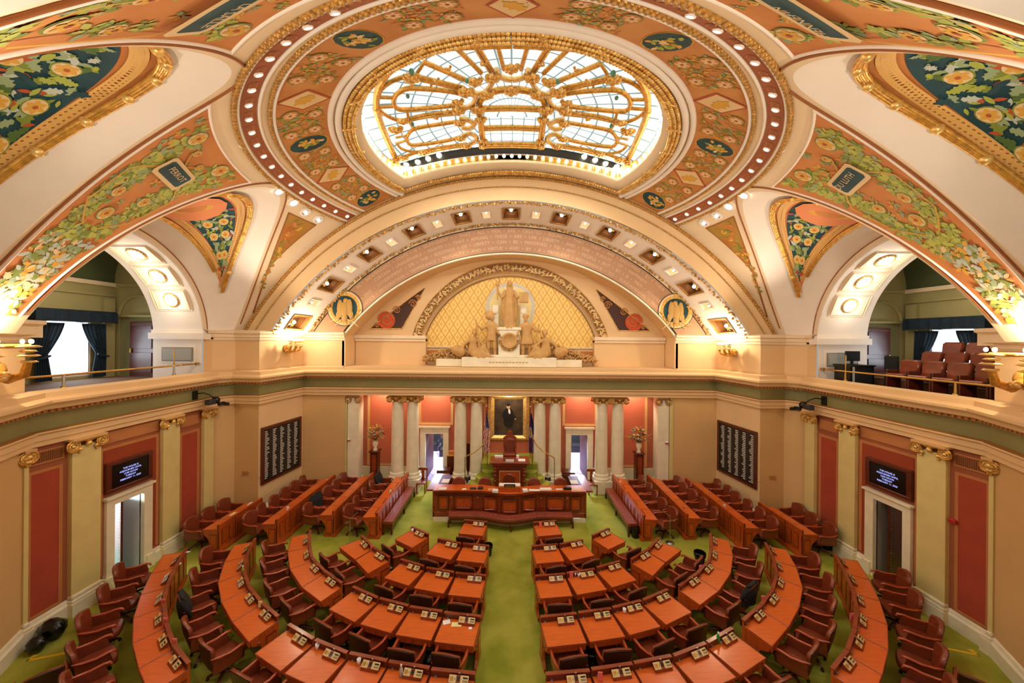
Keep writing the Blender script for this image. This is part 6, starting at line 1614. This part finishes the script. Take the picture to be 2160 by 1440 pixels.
# ------------------------------------------------------------------ black cameras on wall arms
for sd in(1,-1):
    side='left' if sd==1 else 'right'
    c=(-10.95,12.35,4.95); t=thing('video_camera',f"black remote video camera on a bent arm under the {side} gallery cornice",'camera',(c[0]*sd,c[1],c[2]))
    def fl(mb): return mb if sd==1 else mb.mirror()
    mb=MB(); mb.box((.03,0,0),(.06,.18,.3),black,bev=.01); fl(mb).build('wall_bracket').parent=t
    mb=MB(); mb.tube([(.05,0,.05),(.3,.02,.08),(.45,.1,.0),(.5,.2,-.12)],.022,black,6); fl(mb).build('arm').parent=t
    mb=MB(); mb.box((.48,.1,-.25),(.2,.3,.18),mat('grey_camera_case','2b2f31',.4),bev=.02); mb.ball((.5,.3,-.22),.13,black,6); mb.box((.6,.42,-.36),(.12,.25,.12),black,bev=.02); fl(mb).build('camera_body').parent=t
    mb=MB(); mb.tube([(.62,.5,-.38),(.66,.66,-.42)],.06,black,10); fl(mb).build('lens').parent=t
# ------------------------------------------------------------------ round downlights beside the dome ring
dl0=[(588,403),(619,427),(644,447),(671,463)]
for sd in(1,-1):
    for k,(u,v) in enumerate(dl0):
        p=Vector(on_sphere(u,v,DR-.01)); p=Vector((-abs(p.x)*sd,p.y,p.z)); nrm=(Vector((0,DY,DZ))-p).normalized(); Mx=nrm.to_track_quat('Z','Y').to_matrix().to_4x4()
        t=thing('ceiling_downlight',f"round recessed downlight, {('topmost','second','third','lowest')[k]} of the {'left' if sd==1 else 'right'} row beside the dome ring",'lamp',tuple(p))
        mb=MB(); mb.lathe([(.12,.03),(.17,.045),(.19,.03),(.2,0)],(0,0,0),white,20); mb.lathe([(.0,.008),(.12,.008),(.12,.03)],(0,0,0),bulbs if k<2 else steel,16); mb.xform(Mx); mb.build('trim_ring').parent=t
        mb=MB(); mb.ball((0,0,.03),.06,bulbs,5,(1,1,.5)); mb.xform(Mx); mb.build('bulb').parent=t
# ------------------------------------------------------------------ floor microphones
for sd in(1,-1):
    u,v=(738,1150) if sd==1 else (1413,1145); p=on_z(u,v,0); side='left' if sd==1 else 'right'
    t=thing('microphone_stand',f"chrome floor microphone stand by the angled desk pair, {side} block",'microphone',(p[0],p[1],0)); s=sd
    mb=MB(); mb.lathe([(.14,0),(.14,.02),(.02,.04)],(0,0,0),steel,16); mb.tube([(0,0,.03),(0,0,.95)],.012,steel,6); mb.build('pole').parent=t
    mb=MB(); mb.tube([(0,0,.9),(s*.1,-.03,1.0),(s*.28,.02,1.12)],.012,steel,6); mb.tube([(0,0,.8),(-s*.2,.1,.7)],.02,steel,6); mb.build('boom').parent=t
    mb=MB(); mb.tube([(s*.26,.02,1.1),(s*.34,.04,1.18)],[.02,.03],black,8); mb.build('microphone').parent=t
# ------------------------------------------------------------------ bins and bags
def bin_(u,v,label,r=.2,h=.45,full=False,name='waste_bin',cat='bin'):
    p=on_z(u,v,0); mb=MB(); mb.lathe([(r*.78,0),(r*.9,h*.5),(r,h)],(0,0,0),bag,16); mb.lathe([(r*1.0,h),(r*1.12,h-.02),(r*1.08,h-.12)],(0,0,0),bag,16); mb.lathe([(r*.95,h-.02),(r*.7,.05),(0,.05)],(0,0,0),bag,16)
    if full: mb.ball((0,0,h*.9),r*.9,bag,6,(1,1,.6))
    tag(mb.build(name,loc=(p[0],p[1],0)),label,cat)
def sack(u,v,label,s=.3):
    p=on_z(u,v,0); mb=MB(); rg=random.Random(int(u)); rows=[]
    for a in range(9): rows.append([(s*(1+.16*rg.uniform(-1,1))*math.sin(PI*a/8)*math.cos(2*PI*i/14),s*.8*(1+.16*rg.uniform(-1,1))*math.sin(PI*a/8)*math.sin(2*PI*i/14),s*.95+s*.95*-math.cos(PI*a/8)) for i in range(14)])
    mb.loft(rows,bag,True); tag(mb.build('rubbish_bag',loc=(p[0],p[1],0)),label,'bag')
sack(110,1348,'large black rubbish bag against the left skirting below the brick-red panel',.25); sack(76,1375,'smaller black rubbish bag beside the larger one at the left skirting',.18)
bin_(1802,1178,'open black bin with a liner beside the right doorway',.22,.5); bin_(1743,1155,'black lidded bin against the right wall under the red panel',.22,.5,True)
bin_(390,1140,'black bin behind the outermost left long desk',.2,.4); bin_(1340,1133,'pair-side black bin at the end of the right bench, nearer one',.13,.4); bin_(1329,1122,'black bin at the end of the right bench, farther one',.12,.36)
sack(600,1066,'black bag on the floor behind the third left long desk',.22); bin_(616,1046,'black bin against the marble skirting below the left voting board',.18,.45,True)
bin_(1560,1066,'black bin behind the third right long desk',.2,.45,True); bin_(1530,1048,'black bin below the right voting board, farther one',.2,.4,True)
sack(905,1418,'crumpled black bag between chairs in the fourth left row',.22)
bin_(745,1370,'black bin liner beside the outer chair of the fourth left row',.18,.4); bin_(832,1388,'black bin liner in the middle of the fourth left row',.18,.4); bin_(1248,1410,'black bin between the two chairs nearest the aisle, fourth right row',.2,.45)
bin_(1476,1192,'small black bin in front of the inner curved row on the right',.16,.42); bin_(1030,1170,'black bin by the single aisle desk, first left row',.13,.35)
# yellow edge tape
tape=mat('yellow_tape','f0c21c',.6)
for sd,(a,b,c_) in((1,(58,1392),(143,1375),) and (1,((62,1390),(142,1376),(56,1394)))) if False else ((1,((56,1393),(142,1376),(72,1382))),(-1,((1986,1365),(2065,1381),(2050,1370)))):
    A=Vector(on_z(*a,.006)); B=Vector(on_z(*b,.006)); d=(B-A).normalized(); n=Vector((-d.y,d.x,0))*.03
    mb=MB(); mb.add([A-n,B-n,B+n,A+n],[(0,1,2,3)],tape); Cc=A if sd==1 else B; e=(d if sd==1 else -d); 
    mb.add([Cc-n*1.2,Cc+e*.12+n*4,Cc+n*5],[(0,1,2)],tape); tag(mb.build('floor_tape'),f"yellow warning tape strip on the carpet at the {'left' if sd==1 else 'right'} wall",'tape')
# ------------------------------------------------------------------ things on the members' desks
def onz_item(u,v,fn,name,label,cat,z=.762):
    p=on_z(u,v,z); mb=MB(); fn(mb); tag(mb.build(name,loc=(p[0],p[1],z)),label,cat)
cup=lambda m:(lambda mb: (mb.lathe([(0,.0),(.03,0),(.04,.1),(.036,.1),(.03,.02)],(0,0,0),m,12)))
bott=lambda m:(lambda mb:(mb.lathe([(0,0),(.032,0),(.034,.13),(.015,.17),(.014,.2),(0,.2)],(0,0,0),m,12),mb.lathe([(.016,.19),(.016,.22),(0,.22)],(0,0,0),paper,8)))
sheet=lambda w,d,m,rz=0:(lambda mb: mb.box((0,0,.004),(w,d,.008),m,rz=rz))
stand=lambda m:(lambda mb: (mb.box((0,0,.08),(.09,.02,.16),m,bev=.006)))
onz_item(757,1400,cup(paper),'paper_cup','white paper cup on the fifth left row, beside a console','cup')
onz_item(669,1368,cup(paper),'paper_cup','small white paper cup on the fifth left row, third desk from the passage','cup')
onz_item(846,1426,bott(gr1),'water_bottle','clear water bottle near the bottom edge on the fifth left row','bottle')
onz_item(1515,1355,bott(mat('green_bottle','1f9e3f',.3)),'bottle','small green bottle with white cap on the outermost desk of the fifth right row','bottle')
onz_item(1524,1349,sheet(.2,.12,paper,.4),'paper','white slip under the green bottle, fifth right row','paper')
onz_item(942,1312,sheet(.16,.12,paper,.3),'paper','white crumpled paper beside the console of the fourth left aisle desk','paper'); onz_item(963,1317,sheet(.22,.12,ypaper),'paper','pale yellow pad on the fourth left aisle desk','pad'); onz_item(992,1325,sheet(.07,.06,paper),'paper','small white square below the console of the fourth left aisle desk','paper')
for u,v,lb in((1140,1111,'on the single aisle desk, first right row'),(1205,1218,'between aisle and second desks, third right row'),(785,1161,'between the angled pair of desks, left block'),(1634,1432,'x'),(1266,1435,'near the bottom edge, fifth right row'),(348,1318,'on the outer left curved row, nearer the bottom'),(348,1320,'y'),(368,1363,'on the outer left curved row, second nearest the bottom'),(344,1277,'on the outer left curved row, farthest'),(1797,1308,'on the outer right curved row'),(1478,1204,'on the inner right curved row'),(1610,1270,'on the middle right curved row')):
    if lb in 'xy' : continue
    onz_item(u,v,stand(pink),'tag_card','pink-red card standing '+lb,'card')
for u,v,lb in((1213,1214,'left one'),(1221,1216,'right one')): onz_item(u,v,cup(paper),'jar',f"small white jar on the third right row beside a console, {lb}",'jar')
onz_item(1317,1292,cup(paper),'jar','white round tub on the fourth right row, third desk from the aisle','jar')
onz_item(870,1122,cup(paper),'jar','small white tub on the single turned desk, left block','jar')
onz_item(1575,1308,sheet(.16,.1,pink,.5),'paper','pink printed card flat on the near desk of the middle right curved row','card')
onz_item(549,1282,stand(ypaper),'note_holder','cream card holder on the middle left curved row','holder'); onz_item(512,1210,bott(g1),'bottle','small green bottle on the middle left curved row','bottle')
onz_item(375,1190,sheet(.14,.1,paper,.8),'paper','white folded papers on the outer left curved row, farthest desks','paper'); onz_item(396,1164,sheet(.1,.08,paper,.3),'paper','white paper at the rostrum end of the outer left curved row','paper')
onz_item(531,1062,sheet(.2,.26,paper,.1),'paper','white sheet on the outermost left long desk, farther one','paper'); onz_item(493,1084,sheet(.16,.26,ypaper,.1),'paper','pale yellow sheet on the outermost left long desk, nearer one','paper')
for i,(u,v) in enumerate(((1443,1016),(1458,1026),(1477,1036),(1496,1048),(1528,1072))): onz_item(u,v,stand(pink if i<4 else paper),'tag_card',f"pink card {ORD[i]} from the far end on the third right long desk",'card')
for i,(u,v) in enumerate(((1381,1020),(1441,1077))): onz_item(u,v,stand(pink),'tag_card',f"pink card on the second right long desk, {('farther','nearer')[i]} one",'card')
onz_item(1334,1058,stand(pink),'tag_card','pink card on the innermost right long desk','card'); onz_item(1307,1022,stand(paper),'tag_card','white slip at the far end of the innermost right long desk','card')
onz_item(607,1077,stand(paper),'tag_card','white slip on the third left long desk, nearer one','card'); onz_item(690,1018,stand(paper),'tag_card','white slip on the third left long desk, farther one','card'); onz_item(824,1041,stand(paper),'tag_card','white card on the innermost left long desk','card')
# switch plates and small wall fittings
for sd in(1,-1):
    mb=MB(); mb.box((0,0,0),(.1,.02,.14),ochre,bev=.005); mb.box((.14,0,0),(.1,.02,.14),ochre,bev=.005); x,y,z=(-10.2,13.66,1.75)
    tag(mb.build('wall_switch',loc=((x if sd==1 else -x-.14),y,z)),f"pair of tan switch plates on the {'left' if sd==1 else 'right'} pier beside the voting board",'switch')
for (x,y,z,lb) in((-7.22,16.0,2.4,'left end'),(7.1,16.0,2.4,'right end')):
    mb=MB(); mb.box((0,0,0),(.12,.06,.06),paper,bev=.01); mb.box((0,0,-.05),(.14,.07,.05),mat('alarm_red','b4221c',.4),bev=.01); tag(mb.build('alarm_box',loc=(x,y,z)),f"small red and white alarm on the {lb} pilaster of the colonnade",'alarm')
mb=MB(); mb.box((-.04,0,0),(.08,.16,.1),MATS['alarm_red'],bev=.02); tag(mb.build('alarm_box',loc=(10.97,8.75,2.62)),'red wall alarm on the maroon border of the right wall near the camera','alarm')
# ------------------------------------------------------------------ gallery seating on the right
gp=thing('theatre_chair','x','chair')
mb=MB(); mb.box((0,.0,.44),(.5,.46,.1),leather,bev=.04); mb.build('seat').parent=gp
mb=MB(); ol=[(-.25,.4),(.25,.4),(.27,.86),(.2,.92),(-.2,.92),(-.27,.86)]; rows=[[(x*s,y+(z-.4)*.15,.66+(z-.66)*s) for x,z in ol] for s,y in((.9,.3),(1,.27),(1,.2),(.88,.16))]; mb.loft(rows,leather,True,True,True); mb.build('backrest').parent=gp
for s in(-1,1): mb=MB(); mb.box((s*.27,.05,.3),(.04,.45,.6),woodd,bev=.015); mb.build('side_panel').parent=gp
first=True
rowsG=[(11.95,5.55,5,8.45),(12.85,5.80,6,8.05),(13.75,6.10,6,8.25)]
gn=['front','middle','back']
for r,(x,z,n,ys) in enumerate(rowsG):
    for k in range(n):
        y=ys+.0+.60*k; 
        o=gp if first else dup(gp,(0,0,0),0); first=False
        o.location=(x,y,z); o.rotation_euler=(0,0,-PI/2); o['label']=f"brown leather chair, {gn[r]} row of the right gallery, {ORD[n-1-k]} from the doorway"; o['group']='leather seats of the right gallery'
mb=MB(); mb.box((12.85,9.8,5.65),(.9,5.2,.3),MATS['gallery_floor']); mb.box((13.9,9.8,5.8),(1.2,5.2,.6),MATS['gallery_floor']); tag(mb.build('seating_steps'),'low carpeted steps under the right gallery seats','steps')
t=thing('gallery_desk','small black desk with papers at the far end of the right gallery','desk',(11.75,12.15,5.5)); mb=MB(); mb.box((0,0,.7),(.8,.7,.05),black); mb.build('top').parent=t
for sx in(-1,1): mb=MB(); mb.box((sx*.36,0,.35),(.06,.6,.7),black); mb.build('leg').parent=t
t=thing('monitor','black computer monitor seen from behind in the right gallery','monitor',(11.75,12.2,6.23)); mb=MB(); mb.box((0,0,.28),(.5,.05,.34),black,bev=.01); mb.build('screen').parent=t; mb=MB(); mb.box((0,.02,.06),(.06,.06,.14),black); mb.box((0,0,.01),(.24,.18,.02),black); mb.build('stand').parent=t
t=thing('office_chair','black office chair at the right gallery desk','chair',(12.25,11.6,5.5)); mb=MB(); mb.box((0,0,.45),(.45,.45,.07),blackf,bev=.03); mb.build('seat').parent=t; mb=MB(); mb.box((.2,0,.8),(.06,.42,.5),blackf,bev=.03); mb.build('backrest').parent=t; mb=MB(); mb.tube([(0,0,.4),(0,0,.05)],.03,black,6); [mb.tube([(0,0,.08),(.25*math.cos(k*1.257),.25*math.sin(k*1.257),.03)],.02,black,5) for k in range(5)]; mb.build('base').parent=t
# ceiling details too small to group elsewhere
for sd in(1,-1):
    for (u,v) in((510,307),):
        p=on_sphere(u,v,DR-.01); mb=MB(); mb.lathe([(0,.0),(.05,0),(.06,.02),(0,.02)],(0,0,-.02),white,10); tag(mb.build('smoke_detector',loc=(-abs(p[0])*sd,p[1],p[2]-.02)),f"tiny white detector on the {'left' if sd==1 else 'right'} ceiling plaster, {'near the rear bay' if u==437 else 'beside the dome ring'}",'detector')
# ------------------------------------------------------------------ light
def area(name,loc,rot,size,power,c=(1,.93,.82),sy=None,spread=None):
    l=bpy.data.lights.new(name,'AREA'); l.energy=power; l.color=c; l.size=size
    if sy: l.shape='RECTANGLE'; l.size_y=sy
    if spread: l.spread=spread
    o=bpy.data.objects.new(name,l); C.objects.link(o); o.location=loc; o.rotation_euler=rot; return o
def point(name,loc,power,c=(1,.82,.6),r=.08):
    l=bpy.data.lights.new(name,'POINT'); l.energy=power; l.color=c; l.shadow_soft_size=r; o=bpy.data.objects.new(name,l); C.objects.link(o); o.location=loc; return o
def spot(name,loc,d,power,ang,c=(1,.85,.65),r=.05,blend=.6):
    l=bpy.data.lights.new(name,'SPOT'); l.energy=power; l.color=c; l.spot_size=ang; l.spot_blend=blend; l.shadow_soft_size=r; o=bpy.data.objects.new(name,l); C.objects.link(o); o.location=loc; o.rotation_euler=Vector(d).to_track_quat('-Z','Y').to_euler(); return o
for k in range(12):
    a=2*PI*k/12+.26; x_,y_=4.2*math.sin(a),11.42+4.2*math.cos(a)
    if y_>12.4: continue
    spot('cove_light',(x_,y_,13.25),(-x_*.12,(11.42-y_)*.12,-1),LS/12,2.35,(1,.95,.88),.07,.3)
for x,y,z,k in sconce_pos:
    point('sconce_light',(x,y,z+.15),LSC*(1 if k==0 else 1.5),(1,.8,.55),.06)
for k in(-3,-1,1,3):
    p=SOF(.5,k*.233,-.25); spot('coffer_light',p,(-p[0]*.3,-.4,-3),LCF,2.2,(1,.82,.58),.08)
for x in(-6,-3.6,0,3.5,5.9): spot('niche_light',(x,16.75,4.68),(0,.55,-1.6),LN,2.3,(1,.8,.58),.06)
area('lunette_light',(0,16.5,5.9),(math.radians(60+90),0,0),5,LL,(1,.82,.5),.2)
for x in(-3.65,3.4): area('back_room_light',(x,20.5,3.0),(0,0,0),2.5,500,(.8,.84,1))
area('passage_daylight',(-12.4,9.3,2.8),(0,0,0),1.0,420,(.8,.92,1)); area('passage_lamp',(12.3,9.3,2.8),(0,0,0),.8,14,(1,.9,.75))
for sd in(-1,1):
    point('gallery_lamp',(sd*13.3,10.5,8.6),26,(1,.85,.6),.2)
    area('gallery_window_daylight',(sd*14.5,11.8,6.7),(0,sd*PI/2,0),1.2,22,(.7,.85,1))
    for a in(.42,.72,1.02): point('arch_light',(sd*11.85,9.7+2.75*math.cos(a),EZ+2.75*math.sin(a)),15,(1,.85,.65),.1)
area('rear_fill_light',(0,-1.8,9.0),(math.radians(72),0,0),7,LR,(1,.9,.76),3)  # added fill from behind the camera, not a gallery lamp
w=bpy.data.worlds.new('world'); bpy.context.scene.world=w; w.use_nodes=True; bg=w.node_tree.nodes['Background']; bg.inputs[0].default_value=(1,.92,.82,1); bg.inputs[1].default_value=LW
for x,y in((-9.6,6.6),(9.6,6.6),(-8.6,12.2),(8.6,12.2),(-3.9,1.9),(3.9,1.9)): spot('ceiling_fill_spot',(x,y,7.45),(-x*.25,(11.4-y)*.25,3),LU*(.4 if y>10 else 1),2.75,(1,.86,.68),.07,.7)  # spots added to brighten the ceiling, besides the sconce lights
for x in(-3.65,3.4): spot('doorway_daylight',(x,18.6,2.1),(x*.16,-4.6,-2.1),600,.7,(.62,.78,1),.25,.9)
# ------------------------------------------------------------------ camera
cam=bpy.data.cameras.new('camera'); cam.sensor_width=36; cam.lens=36*F/2160; cam.clip_start=.05; cam.clip_end=100
cam.shift_x=(1080-PX)/2160; cam.shift_y=-(720-PY)/2160
co=bpy.data.objects.new('camera',cam); C.objects.link(co); co.location=(0,0,EZ)
co.rotation_euler=(Matrix.Rotation(PI/2,4,'X')@Matrix.Rotation(ROLL,4,'Z')).to_euler()
sc=bpy.context.scene; sc.camera=co
sc.view_settings.view_transform='Standard'; sc.view_settings.look='None'; sc.view_settings.gamma=1; sc.view_settings.use_curve_mapping=False; sc.view_settings.exposure=EXPO
sc.cycles.max_bounces=6; sc.cycles.diffuse_bounces=4; sc.cycles.glossy_bounces=3; sc.cycles.sample_clamp_indirect=4; sc.cycles.caustics_reflective=False; sc.cycles.caustics_refractive=False
